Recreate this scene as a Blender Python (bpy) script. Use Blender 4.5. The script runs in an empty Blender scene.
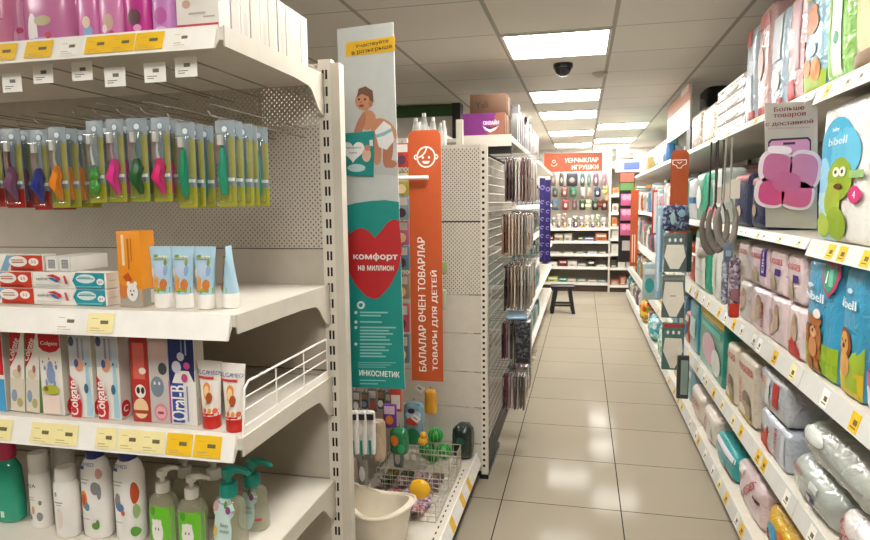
import bpy, math, random
from mathutils import Vector, Matrix, noise, geometry
random.seed(11)
SC = bpy.context.scene
COL = SC.collection
PI = math.pi
R = math.radians

# ------------------------------------------------------------ camera
FOC, YAW, PIT, ROL, EYE = 635.3, R(13.07), R(5.99), R(-.65), 1.549
FWD = Vector((-math.sin(YAW)*math.cos(PIT), math.cos(YAW)*math.cos(PIT), -math.sin(PIT)))
_r0 = Vector((math.cos(YAW), math.sin(YAW), 0)); _u0 = _r0.cross(FWD)
RT = _r0*math.cos(ROL)+_u0*math.sin(ROL); UP = -_r0*math.sin(ROL)+_u0*math.cos(ROL)
CAM = Vector((0, 0, EYE))
def at(x, y, X=None, Y=None, Z=None):
    """the point of the plane X=, Y= or Z= that the photograph shows at pixel x, y"""
    d = RT*((x-435)/FOC)+UP*((270-y)/FOC)+FWD
    s = X/d.x if X is not None else Y/d.y if Y is not None else (Z-EYE)/d.z
    return CAM+d*s
cd = bpy.data.cameras.new('camera'); co = bpy.data.objects.new('camera', cd); COL.objects.link(co)
cd.sensor_width = 36; cd.lens = FOC*36/870; cd.clip_start = .05; cd.clip_end = 60
co.matrix_world = Matrix(((RT.x, UP.x, -FWD.x, 0), (RT.y, UP.y, -FWD.y, 0), (RT.z, UP.z, -FWD.z, EYE), (0, 0, 0, 1)))
SC.camera = co

# ------------------------------------------------------------ materials
def lin(h):
    h = h.lstrip('#')
    o = []
    for i in (0, 2, 4):
        c = int(h[i:i+2], 16)/255
        o.append(c/12.92 if c <= .04045 else ((c+.055)/1.055)**2.4)
    return (*o, 1)
_M = {}
def M(h, rough=.5, kind='plain', arg=None):
    key = (h, rough, kind, arg)
    if key in _M: return _M[key]
    m = bpy.data.materials.new('%s_%s' % (kind, h.lstrip('#'))); _M[key] = m
    m.use_nodes = True; nt = m.node_tree; N = nt.nodes; L = nt.links
    b = N['Principled BSDF']; out = N['Material Output']
    c = lin(h)
    tc = N.new('ShaderNodeTexCoord'); nz = N.new('ShaderNodeTexNoise'); nz.inputs['Scale'].default_value = 18
    L.new(tc.outputs['Object'], nz.inputs['Vector'])
    mr = N.new('ShaderNodeMapRange'); L.new(nz.outputs['Fac'], mr.inputs['Value'])
    mr.inputs['To Min'].default_value = .9; mr.inputs['To Max'].default_value = 1.08
    mx = N.new('ShaderNodeMix'); mx.data_type = 'RGBA'; mx.blend_type = 'MULTIPLY'; mx.inputs['Factor'].default_value = 1
    mx.inputs['A'].default_value = c
    L.new(mr.outputs['Result'], mx.inputs['B'])
    L.new(mx.outputs['Result'], b.inputs['Base Color'])
    b.inputs['Roughness'].default_value = rough
    if kind == 'film':            # shrink wrap over a printed pack
        b.inputs['Coat Weight'].default_value = .6; b.inputs['Coat Roughness'].default_value = .12
        n2 = N.new('ShaderNodeTexNoise'); n2.inputs['Scale'].default_value = arg or 26; n2.inputs['Distortion'].default_value = 1.2
        L.new(tc.outputs['Object'], n2.inputs['Vector'])
        bp = N.new('ShaderNodeBump'); bp.inputs['Strength'].default_value = .55; bp.inputs['Distance'].default_value = .012
        L.new(n2.outputs['Fac'], bp.inputs['Height']); L.new(bp.outputs['Normal'], b.inputs['Normal']); L.new(bp.outputs['Normal'], b.inputs['Coat Normal'])
    elif kind == 'metal':
        b.inputs['Metallic'].default_value = 1
    elif kind == 'clear':         # thin clear plastic
        tr = N.new('ShaderNodeBsdfTransparent'); tr.inputs['Color'].default_value = c
        gl = N.new('ShaderNodeBsdfGlossy'); gl.inputs['Roughness'].default_value = rough
        ms = N.new('ShaderNodeMixShader'); ms.inputs['Fac'].default_value = arg or .12
        L.new(tr.outputs['BSDF'], ms.inputs[1]); L.new(gl.outputs['BSDF'], ms.inputs[2]); L.new(ms.outputs['Shader'], out.inputs['Surface'])
    elif kind == 'haze':          # milky translucent plastic
        tr = N.new('ShaderNodeBsdfTransparent'); ms = N.new('ShaderNodeMixShader'); ms.inputs['Fac'].default_value = arg or .5
        L.new(tr.outputs['BSDF'], ms.inputs[1]); L.new(b.outputs['BSDF'], ms.inputs[2]); L.new(ms.outputs['Shader'], out.inputs['Surface'])
    elif kind == 'cloth':
        n2 = N.new('ShaderNodeTexNoise'); n2.inputs['Scale'].default_value = 60
        L.new(tc.outputs['Object'], n2.inputs['Vector'])
        bp = N.new('ShaderNodeBump'); bp.inputs['Strength'].default_value = .5; bp.inputs['Distance'].default_value = .01
        L.new(n2.outputs['Fac'], bp.inputs['Height']); L.new(bp.outputs['Normal'], b.inputs['Normal'])
    elif kind == 'motley':        # printed fabric or pictures: blotches of several colours
        n2 = N.new('ShaderNodeTexVoronoi'); n2.inputs['Scale'].default_value = arg[0] if arg else 40
        L.new(tc.outputs['Object'], n2.inputs['Vector'])
        cr = N.new('ShaderNodeValToRGB'); cr.color_ramp.interpolation = 'CONSTANT'
        sp = N.new('ShaderNodeSeparateColor'); L.new(n2.outputs['Color'], sp.inputs['Color']); L.new(sp.outputs['Red'], cr.inputs['Fac'])
        cs = [h]+list(arg[1:]); el = cr.color_ramp.elements
        while len(el) < len(cs): el.new(1)
        for i, cc in enumerate(cs): el[i].position = i/len(cs); el[i].color = lin(cc)
        L.new(cr.outputs['Color'], b.inputs['Base Color'])
    elif kind == 'perf':          # sheet metal with punched holes; arg = (pitch, radius)
        pitch, rad = arg
        sx = N.new('ShaderNodeSeparateXYZ'); L.new(tc.outputs['Object'], sx.inputs['Vector'])
        def mt(op, a, bb=None):
            n = N.new('ShaderNodeMath'); n.operation = op
            for i, q in enumerate((a, bb)):
                if q is None: continue
                if isinstance(q, (int, float)): n.inputs[i].default_value = q
                else: L.new(q, n.inputs[i])
            return n.outputs[0]
        def dot(ox, oz):
            a = mt('SUBTRACT', mt('FRACT', mt('ADD', mt('DIVIDE', sx.outputs['X'], pitch), ox)), .5)
            z = mt('SUBTRACT', mt('FRACT', mt('ADD', mt('DIVIDE', sx.outputs['Z'], pitch), oz)), .5)
            return mt('LESS_THAN', mt('SQRT', mt('ADD', mt('MULTIPLY', a, a), mt('MULTIPLY', z, z))), rad/pitch)
        hole = mt('MAXIMUM', dot(0, 0), dot(.5, .5))
        tr = N.new('ShaderNodeBsdfTransparent'); ms = N.new('ShaderNodeMixShader')
        L.new(hole, ms.inputs['Fac']); L.new(b.outputs['BSDF'], ms.inputs[1]); L.new(tr.outputs['BSDF'], ms.inputs[2]); L.new(ms.outputs['Shader'], out.inputs['Surface'])
    elif kind == 'lamp':
        b.inputs['Emission Color'].default_value = c; b.inputs['Emission Strength'].default_value = arg
    return m

# ------------------------------------------------------------ text outlines
_T = {}
def glyphs(s, bold=0):
    """outlines of a line of lettering: [(x, y, layer)], faces, width, with the height scaled to 1; each closed contour is filled by itself"""
    if s in _T: return _T[s]
    cu = bpy.data.curves.new('t', 'FONT'); cu.body = s; cu.size = 1; cu.align_x = 'CENTER'; cu.resolution_u = 2; cu.fill_mode = 'NONE'
    o = bpy.data.objects.new('t', cu); me = o.to_mesh()
    P = [(v.co.x, v.co.y) for v in me.vertices]; nb = {}
    for e in me.edges:
        a, b = e.vertices; nb.setdefault(a, []).append(b); nb.setdefault(b, []).append(a)
    o.to_mesh_clear(); bpy.data.objects.remove(o); bpy.data.curves.remove(cu)
    loops = []; seen = set()
    for a in sorted(nb):
        if a in seen: continue
        lp = [a]; seen.add(a); prev, cur = None, a
        while True:
            nx = [q for q in nb[cur] if q != prev and q not in seen]
            if not nx: break
            prev, cur = cur, nx[0]; lp.append(cur); seen.add(cur)
        if len(lp) > 2: loops.append([P[q] for q in lp])
    ar = lambda l: sum(l[k-1][0]*l[k][1]-l[k][0]*l[k-1][1] for k in range(len(l)))/2
    def inside(p, l):
        r = False
        for k in range(len(l)):
            (x0, y0), (x1, y1) = l[k-1], l[k]
            if (y0 > p[1]) != (y1 > p[1]) and p[0] < (x1-x0)*(p[1]-y0)/(y1-y0)+x0: r = not r
        return r
    if not loops: _T[s] = ([], [], 1); return _T[s]
    big = max(loops, key=lambda l: abs(ar(l))); sg = 1 if ar(big) > 0 else -1
    outs = [l for l in loops if ar(l)*sg > 0]; holes = [l for l in loops if ar(l)*sg < 0]
    own = {id(l): [] for l in outs}
    for h in holes:
        c = [l for l in outs if abs(ar(l)) > abs(ar(h)) and all(inside(q, l) for q in h[::2])]
        if c: own[id(min(c, key=lambda l: abs(ar(l))))].append(h)
    vs, fs = [], []
    for n, l in enumerate(outs):
        grp = [l]+own[id(l)]; flat = [q for g in grp for q in g]; o_ = len(vs)
        for t in geometry.tessellate_polygon([[Vector((x, y, 0)) for x, y in g] for g in grp]): fs.append(tuple(k+o_ for k in t))
        vs += [(x, y, n % 3) for x, y in flat]
    y0 = min(v[1] for v in vs); y1 = max(v[1] for v in vs); x0 = min(v[0] for v in vs); x1 = max(v[0] for v in vs); sc = 1/max(y1-y0, 1e-6)
    _T[s] = ([((x-(x0+x1)/2)*sc, (y-(y0+y1)/2)*sc, l*.00005) for x, y, l in vs], fs, (x1-x0)*sc)
    return _T[s]

# ------------------------------------------------------------ mesh building
class B:
    def __init__(s): s.v = []; s.f = []; s.mi = []; s.mats = []; s.sm = []
    def mat(s, m):
        if m not in s.mats: s.mats.append(m)
        return s.mats.index(m)
    def add(s, vs, fs, m, mx=None, smooth=True):
        o = len(s.v); i = s.mat(m)
        s.v += [tuple(mx @ Vector(v)) if mx else tuple(v) for v in vs]
        for f in fs: s.f.append(tuple(a+o for a in f)); s.mi.append(i); s.sm.append(smooth)
        return s
    def box(s, x0, y0, z0, x1, y1, z1, m, mx=None):
        vs = [(x, y, z) for z in (z0, z1) for y in (y0, y1) for x in (x0, x1)]
        return s.add(vs, [(0, 2, 3, 1), (4, 5, 7, 6), (0, 1, 5, 4), (2, 6, 7, 3), (0, 4, 6, 2), (1, 3, 7, 5)], m, mx, False)
    def tube(s, pts, r, m, n=6, closed=False, mx=None):
        pts = [Vector(p) for p in pts]; k = len(pts); vs = []; fs = []
        rr = r if isinstance(r, (list, tuple)) else [r]*k
        prev = None
        for i, p in enumerate(pts):
            if closed: t = pts[(i+1) % k]-pts[i-1]
            else: t = pts[min(i+1, k-1)]-pts[max(i-1, 0)]
            t.normalize()
            a = prev if prev is not None else (Vector((0, 0, 1)) if abs(t.z) < .9 else Vector((1, 0, 0)))
            e1 = (a-t*a.dot(t)).normalized(); prev = e1; e2 = t.cross(e1)
            vs += [tuple(p+(e1*math.cos(2*PI*j/n)+e2*math.sin(2*PI*j/n))*rr[i]) for j in range(n)]
        for i in range(k if closed else k-1):
            for j in range(n):
                a, b2 = i*n+j, i*n+(j+1) % n; c, d = ((i+1) % k)*n+(j+1) % n, ((i+1) % k)*n+j
                fs.append((a, b2, c, d))
        if not closed: fs.append(tuple(range(n-1, -1, -1))); fs.append(tuple((k-1)*n+j for j in range(n)))
        return s.add(vs, fs, m, mx)
    def lathe(s, prof, m, n=20, sx=1, sy=1, mx=None, p=2):
        vs = []; fs = []
        for r, z in prof:
            for j in range(n):
                c, d = math.cos(2*PI*j/n), math.sin(2*PI*j/n)
                q = (abs(c)**p+abs(d)**p)**(-1/p)
                vs.append((r*sx*c*q, r*sy*d*q, z))
        for i in range(len(prof)-1):
            for j in range(n): fs.append((i*n+j, i*n+(j+1) % n, (i+1)*n+(j+1) % n, (i+1)*n+j))
        fs.append(tuple(range(n-1, -1, -1))); fs.append(tuple((len(prof)-1)*n+j for j in range(n)))
        return s.add(vs, fs, m, mx)
    def prism(s, poly, ax, a0, a1, m, mx=None):
        """poly: 2-D points in the other two axes (in x,y,z order), extruded along axis ax"""
        def P(q, a): 
            l = list(q); l.insert(ax, a); return tuple(l)
        k = len(poly)
        vs = [P(q, a0) for q in poly]+[P(q, a1) for q in poly]
        fs = [tuple(range(k)), tuple(range(2*k-1, k-1, -1))]+[(i, i+k, (i+1) % k+k, (i+1) % k) for i in range(k)]
        return s.add(vs, fs, m, mx, False)
    def ball(s, c, r, m, n=12, mx=None):
        r = (r, r, r) if isinstance(r, (int, float)) else r
        k = n//2+1
        vs = [(c[0], c[1], c[2]-r[2])]; fs = []
        for i in range(1, k-1):
            t = -PI/2+PI*i/(k-1)
            for j in range(n): vs.append((c[0]+r[0]*math.cos(t)*math.cos(2*PI*j/n), c[1]+r[1]*math.cos(t)*math.sin(2*PI*j/n), c[2]+r[2]*math.sin(t)))
        vs.append((c[0], c[1], c[2]+r[2])); e = len(vs)-1
        for j in range(n):
            fs.append((0, 1+(j+1) % n, 1+j)); q = 1+(k-3)*n; fs.append((e, q+j, q+(j+1) % n))
            for i in range(k-3): fs.append((1+i*n+j, 1+i*n+(j+1) % n, 1+(i+1)*n+(j+1) % n, 1+(i+1)*n+j))
        return s.add(vs, fs, m, mx)
    def ring(s, cx, cz, r0, r1, m, mx, n=24, a0=0, a1=2*PI, e=1):
        vs = []; fs = []
        for i in range(n+1):
            a = a0+(a1-a0)*i/n
            vs += [(cx+r0*math.cos(a), 0, cz+r0*e*math.sin(a)), (cx+r1*math.cos(a), 0, cz+r1*e*math.sin(a))]
        for i in range(n): fs.append((2*i, 2*i+1, 2*i+3, 2*i+2))
        return s.add(vs, fs, m, mx, False)
    def flat(s, pts, m, mx):
        """one flat polygon in the local x-z plane facing -y"""
        k = len(pts); return s.add([(p[0], 0, p[1]) for p in pts], [tuple(range(k))], m, mx, False)
    def oval(s, cx, cz, rx, rz, m, mx, n=20, rot=0):
        c, d = math.cos(rot), math.sin(rot); q = []
        for i in range(n):
            x, z = rx*math.cos(2*PI*i/n), rz*math.sin(2*PI*i/n); q.append((cx+x*c-z*d, cz+x*d+z*c))
        return s.flat(q, m, mx)
    def build(s, name, parent=None, loc=None, rz=0, rot=None):
        me = bpy.data.meshes.new(name); me.from_pydata(s.v, [], s.f)
        for m in s.mats: me.materials.append(m)
        me.polygons.foreach_set('material_index', s.mi); me.polygons.foreach_set('use_smooth', s.sm)
        try: me.set_sharp_from_angle(angle=R(40))
        except Exception: pass
        me.update()
        o = bpy.data.objects.new(name, me); COL.objects.link(o)
        if parent: o.parent = parent
        if loc is not None: o.location = loc
        o.rotation_euler = rot if rot is not None else (0, 0, rz)
        return o
def smooth(pts, k=4):
    pts = [Vector(p) for p in pts]; out = []
    for i in range(len(pts)-1):
        a, b, c, d = pts[max(i-1, 0)], pts[i], pts[i+1], pts[min(i+2, len(pts)-1)]
        for j in range(k):
            t = j/k; out.append(.5*((2*b)+(c-a)*t+(2*a-5*b+4*c-d)*t*t+(3*b-a-3*c+d)*t**3))
    return out+[pts[-1]]
def tag(o, label=None, cat=None, group=None, kind=None):
    if label: o['label'] = label
    if cat: o['category'] = cat
    if group: o['group'] = group
    if kind: o['kind'] = kind
    return o
def thing(name, label, cat, loc=(0, 0, 0), rz=0, group=None, rot=None):
    o = bpy.data.objects.new(name, None); COL.objects.link(o); o.empty_display_size = .05
    o.location = loc; o.rotation_euler = rot if rot is not None else (0, 0, rz)
    return tag(o, label, cat, group)
KIDS = {}
def dup(root, loc, rz=0, label=None, group=None, rot=None):
    def cp(o, par):
        c = o.copy(); COL.objects.link(c)
        if par is not None: c.parent = par
        for ch in [x for x in bpy.data.objects if x.parent == o and x is not c]: cp(ch, c)
        return c
    r = cp(root, None); r.location = loc; r.rotation_euler = rot if rot is not None else (0, 0, rz)
    if label: r['label'] = label
    if group: r['group'] = group
    return r
def struct(b, name): return tag(b.build(name), kind='structure')
def T(x, y, z, rz=0, rx=0, ry=0): return Matrix.Translation((x, y, z)) @ Matrix.Rotation(rz, 4, 'Z') @ Matrix.Rotation(rx, 4, 'X') @ Matrix.Rotation(ry, 4, 'Y')

# ------------------------------------------------------------ printed packs
class Surf:
    """a box or stuffed bag w x d x h with rounded edges; front faces -y, base centre of the front at the origin"""
    def __init__(s, w, d, h, r=.002, bulge=0, wr=0, seed=0, taper=0):
        w -= 1.25*bulge+2.4*wr; h -= .6*bulge+1.5*wr; s.hf = (w/2, d/2, h/2); s.r = min(r, min(s.hf)*.98); s.b = bulge; s.wr = wr; s.seed = seed; s.taper = taper
    def P(s, p, off=0):
        h, r = s.hf, s.r
        q = [p[i]*h[i] for i in range(3)]
        inn = [max(-(h[i]-r), min(h[i]-r, q[i])) for i in range(3)]
        d = Vector([q[i]-inn[i] for i in range(3)])
        n = d.normalized() if d.length > 1e-9 else Vector((0, 0, 0))
        v = Vector(inn)+n*r
        ax = max(range(3), key=lambda i: abs(p[i]))
        fn = Vector((0, 0, 0)); fn[ax] = 1 if p[ax] > 0 else -1
        nn = n if d.length > 1e-9 else fn
        if s.b and not (ax == 2 and p[2] < 0):
            o = [i for i in range(3) if i != ax]
            g = (1-abs(p[o[0]])**3)*(1-abs(p[o[1]])**3)
            v += fn*(s.b*g*(1 if ax == 1 else .6))
        if s.wr and v.z > -h[2]+.004:
            w = noise.noise(Vector((v.x*16+s.seed*7.3, v.y*16, v.z*16+s.seed)))+.6*noise.noise(Vector((v.x*40+s.seed, v.y*40, v.z*40)))
            v += nn*(w*s.wr); v.z = max(v.z, -h[2])
        v += nn*off
        if s.taper:
            t = 1-s.taper*(v.z+h[2])/(2*h[2]); v.x *= t
        return (v.x, v.y+h[1], v.z+h[2])
    def body(s, b, m, seg=None):
        if seg is None: seg = 8 if (s.b or s.wr) else 1
        ps = []
        for i in range(3):
            e = 1-s.r/s.hf[i]; k = 1 if s.r < .006 else 3
            a = [-1+(1-e)*j/k for j in range(k)]
            mid = [-e+2*e*j/seg for j in range(seg+1)]
            ps.append(a+mid+[-q for q in reversed(a)])
        vid = {}; vs = []; fs = []
        def V(i, j, k):
            if (i, j, k) not in vid: vid[(i, j, k)] = len(vs); vs.append(s.P((ps[0][i], ps[1][j], ps[2][k])))
            return vid[(i, j, k)]
        nx, ny, nz = (len(p)-1 for p in ps)
        for i in range(nx):
            for k in range(nz):
                fs.append((V(i, 0, k), V(i+1, 0, k), V(i+1, 0, k+1), V(i, 0, k+1))); fs.append((V(i, ny, k), V(i, ny, k+1), V(i+1, ny, k+1), V(i+1, ny, k)))
        for j in range(ny):
            for k in range(nz):
                fs.append((V(0, j, k), V(0, j, k+1), V(0, j+1, k+1), V(0, j+1, k))); fs.append((V(nx, j, k), V(nx, j+1, k), V(nx, j+1, k+1), V(nx, j, k+1)))
        for i in range(nx):
            for j in range(ny):
                fs.append((V(i, j, 0), V(i, j+1, 0), V(i+1, j+1, 0), V(i+1, j, 0))); fs.append((V(i, j, nz), V(i+1, j, nz), V(i+1, j+1, nz), V(i, j+1, nz)))
        b.add(vs, fs, m)
    def uv(s, face, u, v, off):
        p = list({'f': (2*u-1, -1, 2*v-1), 'r': (1, 2*u-1, 2*v-1), 'l': (-1, 1-2*u, 2*v-1), 't': (2*u-1, 2*v-1, 1)}[face])
        ax = {'f': 1, 'r': 0, 'l': 0, 't': 2}[face]
        for i in range(3):
            if i != ax and s.r < .006: e = 1-s.r/s.hf[i]; p[i] = max(-e, min(e, p[i]))
        return s.P(p, off)
    def decals(s, b, face, items, step=.0004, shine=None):
        W = 2*s.hf[{'f': 0, 'r': 1, 'l': 1, 't': 0}[face]]; H = 2*s.hf[1 if face == 't' else 2]
        soft = bool(s.b or s.wr or s.r > .006)
        cl = lambda x: max(0.002, min(.998, x))
        for li, it in enumerate(items):
            off = (step*(li+1)+(.0032 if soft else 0)); k = it[0]
            if k == 'r':
                _, u0, v0, u1, v1, c = it; n = 10 if soft else 1
                vs = [s.uv(face, cl(u0+(u1-u0)*i/n), cl(v0+(v1-v0)*j/n), off) for j in range(n+1) for i in range(n+1)]
                fs = [(j*(n+1)+i, j*(n+1)+i+1, (j+1)*(n+1)+i+1, (j+1)*(n+1)+i) for j in range(n) for i in range(n)]
            elif k in 'ep':
                if k == 'e':
                    _, u, v, ru, rv, c = it; m = 16
                    pts = [(u+ru*math.cos(2*PI*i/m), v+rv*math.sin(2*PI*i/m)) for i in range(m)]; cen = (u, v)
                else:
                    _, pts, c = it; m = len(pts); cen = (sum(p[0] for p in pts)/m, sum(p[1] for p in pts)/m)
                rings = 5 if soft else 1
                vs = [s.uv(face, cl(cen[0]), cl(cen[1]), off)]; fs = []
                for q in range(1, rings+1):
                    vs += [s.uv(face, cl(cen[0]+(p[0]-cen[0])*q/rings), cl(cen[1]+(p[1]-cen[1])*q/rings), off) for p in pts]
                for i in range(m):
                    fs.append((0, 1+i, 1+(i+1) % m))
                    for q in range(rings-1): fs.append((1+q*m+i, 1+(q+1)*m+i, 1+(q+1)*m+(i+1) % m, 1+q*m+(i+1) % m))
            elif k == 't':
                _, tx, u, v, sz, c = it[:6]; rot = R(it[6]) if len(it) > 6 else 0; wf = it[7] if len(it) > 7 else None
                g, fs, gw = glyphs(tx, 0); a = sz*H; ax = a if not wf else wf*(W if abs(math.cos(rot)) > .7 else H)/gw
                cc, ss = math.cos(rot), math.sin(rot)
                vs = []; f0 = fs; fs = []
                for q in (-.035, 0, .035):
                    fs += [tuple(i+len(vs) for i in f) for f in f0]
                    vs += [s.uv(face, cl(u+((x+q)*ax*cc-y*a*ss)/W), cl(v+((x+q)*ax*ss+y*a*cc)/H), off+q*.003+l) for x, y, l in g]
            b.add(vs, fs, c if not isinstance(c, str) else M(c, .45 if shine is None else shine), None, False)
def pack(name, label, cat, w, d, h, base, front=(), right=(), left=(), top=(), r=.0008, bulge=0, wr=0, loc=(0, 0, 0), rz=0, rot=None, group=None, seed=0, parent=None, kind='plain', rough=.45, taper=0, shine=None):
    s = Surf(w, d, h, r, bulge, wr, seed, taper); b = B()
    s.body(b, base if not isinstance(base, str) else M(base, rough, kind))
    for f, it in (('f', front), ('r', right), ('l', left), ('t', top)): s.decals(b, f, it, shine=shine)
    return tag(b.build(name, parent, loc, rz, rot), label, cat, group)
# ------------------------------------------------------------ the shop itself
def gridmat(name, base, line, px, py, ox, oy, wx, wy, rough, bump=0, spec=.5, var=.08):
    m = bpy.data.materials.new(name); m.use_nodes = True; nt = m.node_tree; N = nt.nodes; L = nt.links; b = N['Principled BSDF']
    tc = N.new('ShaderNodeTexCoord'); sx = N.new('ShaderNodeSeparateXYZ'); L.new(tc.outputs['Object'], sx.inputs['Vector'])
    def mt(op, a, c=None):
        n = N.new('ShaderNodeMath'); n.operation = op
        for i, q in enumerate((a, c)):
            if q is None: continue
            if isinstance(q, (int, float)): n.inputs[i].default_value = q
            else: L.new(q, n.inputs[i])
        return n.outputs[0]
    def ln(ax, p, o, w):
        t = mt('DIVIDE', mt('SUBTRACT', sx.outputs[ax], o), p)
        f = mt('ABSOLUTE', mt('SUBTRACT', mt('FRACT', mt('ADD', t, .5)), .5))
        return mt('LESS_THAN', f, w/p), mt('FLOOR', t)
    lx, ix = ln('X', px, ox, wx); ly, iy = ln('Y', py, oy, wy)
    g = mt('MAXIMUM', lx, ly)
    cb = N.new('ShaderNodeCombineXYZ'); L.new(ix, cb.inputs[0]); L.new(iy, cb.inputs[1])
    wn = N.new('ShaderNodeTexWhiteNoise'); L.new(cb.outputs[0], wn.inputs['Vector'])
    nz = N.new('ShaderNodeTexNoise'); nz.inputs['Scale'].default_value = 3.5; nz.inputs['Detail'].default_value = 5; L.new(tc.outputs['Object'], nz.inputs['Vector'])
    f = mt('ADD', mt('MULTIPLY', wn.outputs['Value'], var), mt('MULTIPLY', nz.outputs['Fac'], var*1.5))
    f = mt('ADD', f, 1-var*1.2)
    mx = N.new('ShaderNodeMix'); mx.data_type = 'RGBA'; mx.blend_type = 'MULTIPLY'; mx.inputs['Factor'].default_value = 1; mx.inputs['A'].default_value = lin(base); L.new(f, mx.inputs['B'])
    m2 = N.new('ShaderNodeMix'); m2.data_type = 'RGBA'; L.new(g, m2.inputs['Factor']); L.new(mx.outputs['Result'], m2.inputs['A']); m2.inputs['B'].default_value = lin(line)
    L.new(m2.outputs['Result'], b.inputs['Base Color'])
    rr = mt('ADD', mt('MULTIPLY', g, .4), mt('ADD', mt('MULTIPLY', nz.outputs['Fac'], .06), rough)); L.new(rr, b.inputs['Roughness'])
    b.inputs['Specular IOR Level'].default_value = spec
    if spec > .25: b.inputs['IOR'].default_value = 1.085
    if bump:
        bp = N.new('ShaderNodeBump'); bp.inputs['Strength'].default_value = .3; bp.inputs['Distance'].default_value = bump
        n3 = N.new('ShaderNodeTexNoise'); n3.inputs['Scale'].default_value = 2.2; L.new(tc.outputs['Object'], n3.inputs['Vector'])
        L.new(mt('SUBTRACT', n3.outputs['Fac'], g), bp.inputs['Height']); L.new(bp.outputs['Normal'], b.inputs['Normal'])
    return m
CEIL = 2.511; G = .643
WALLC = M('#857e73', .8); WALLW = M('#d6d1c6', .75)
struct(B().box(-4.6, -3.1, -.1, 1.5, 12.3, 0, gridmat('floor_tile', '#9b9180', '#352e26', .6, .6, -.392, 3.179, .0028, .0028, .07, .003, .3, .05)), 'floor')
struct(B().box(-4.6, -3.1, CEIL, 1.5, 12.3, CEIL+.08, gridmat('ceiling_tile', '#dedad2', '#aba69c', G, G, -.485, 3.122, .012, .0055, .8, 0, .2, .03)), 'ceiling')
struct(B().box(1.4, -3.1, 0, 1.5, 12.3, CEIL, WALLC), 'wall_right')
struct(B().box(-4.6, -3.1, 0, -4.5, 12.3, CEIL, WALLC), 'wall_left')
struct(B().box(-4.5, 12.2, 0, 1.4, 12.3, CEIL, M('#efede8', .7)), 'wall_back')
struct(B().box(-4.5, -3.1, 0, 1.4, -3.0, CEIL, WALLC), 'wall_front')
struct(B().box(-4.5, 6.2, 0, -1.24, 6.3, CEIL, WALLW), 'wall_partition')
struct(B().box(-4.5, 6.17, 2.395, -1.24, 6.2, 2.505, M('#2f5a2a', .5)), 'trim_1')
struct(B().box(-1.24, 6.15, 0, -1.16, 6.3, CEIL, M('#23211f', .6)), 'gap_shade_strip')  # dark strip put in for the unlit gap past the partition

FRM = M('#d9d6cf', .5)
LAMP = M('#fffcf6', .5, 'lamp', 30.0)
def light(ix, iy, label):
    x0 = -.485+ix*G; y0 = 3.122+iy*G
    t = thing('ceiling_light', label, 'ceiling light', (x0+G/2, y0+G/2, CEIL-.012), 0, 'square ceiling light panels')
    b = B(); h = G/2-.008; k = h-.018
    for a in ((-h, -h, h, -k), (-h, k, h, h), (-h, -k, -k, k), (k, -k, h, k)): b.box(a[0], a[1], 0, a[2], a[3], .011, FRM)
    b.build('frame', t)
    B().box(-k, -k, .003, k, k, .009, LAMP).build('diffuser', t)
OR = ['first', 'second', 'third', 'fourth', 'fifth', 'sixth', 'seventh', 'eighth', 'ninth', 'tenth', 'eleventh', 'twelfth', 'thirteenth', 'fourteenth', 'fifteenth', 'sixteenth']
for i, iy in enumerate((1, 4, 6, 9, 12)): light(0, iy, 'bright white ceiling light panel over the aisle, %s counted from the black camera end' % OR[i] if i else 'largest bright white ceiling light panel, just before the black dome camera')
for i, iy in enumerate((8, 11, 13)): light(1, iy, 'bright white ceiling light panel beside the main row, %s of three above the nappy shelves' % ('nearest', 'middle', 'farthest')[i])
for ix, iy in ((0, -2), (0, -5), (0, -8), (-4, 1), (-4, -2), (-4, -5)): light(ix, iy, 'unseen white ceiling light panel added over the near shop, %s' % {(0, -2): 'just above the dental shelves', (0, -5): 'second in the main row', (0, -8): 'third in the main row', (-4, 1): 'side row beyond the toys', (-4, -2): 'side row by the dental shelves', (-4, -5): 'side row near the entrance'}[(ix, iy)])  # panels out of view, added to light the near shelf fronts

# dome camera and a round detector beside it
p = at(563, 64, Z=CEIL)
t = thing('dome_camera', 'black dome security camera under the ceiling between the light panels', 'camera', (p.x, p.y, CEIL))
BLK = M('#141312', .3)
B().lathe([(.0, 0), (.068, 0), (.068, -.03), (.0, -.03)], BLK).build('mount', t)
B().lathe([(.0, -.085), (.02, -.083), (.042, -.07), (.055, -.048), (.058, -.03), (.0, -.03)], M('#1b1a1c', .08)).build('dome', t)
p = at(600, 73, Z=CEIL)
t = thing('smoke_detector', 'small flat round white detector on the ceiling beside the black camera', 'detector', (p.x, p.y, CEIL))
B().lathe([(0, -.03), (.03, -.03), (.055, -.012), (.06, 0), (0, 0)], M('#b9b1a4', .5)).build('housing', t)

# world: faint grey, the room is closed
w = bpy.data.worlds.new('world'); SC.world = w; w.use_nodes = True
w.node_tree.nodes['Background'].inputs['Color'].default_value = (.6, .58, .54, 1); w.node_tree.nodes['Background'].inputs['Strength'].default_value = .1
SC.view_settings.view_transform = 'Standard'; SC.view_settings.look = 'None'; SC.view_settings.exposure = .12; SC.view_settings.gamma = 1
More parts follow.
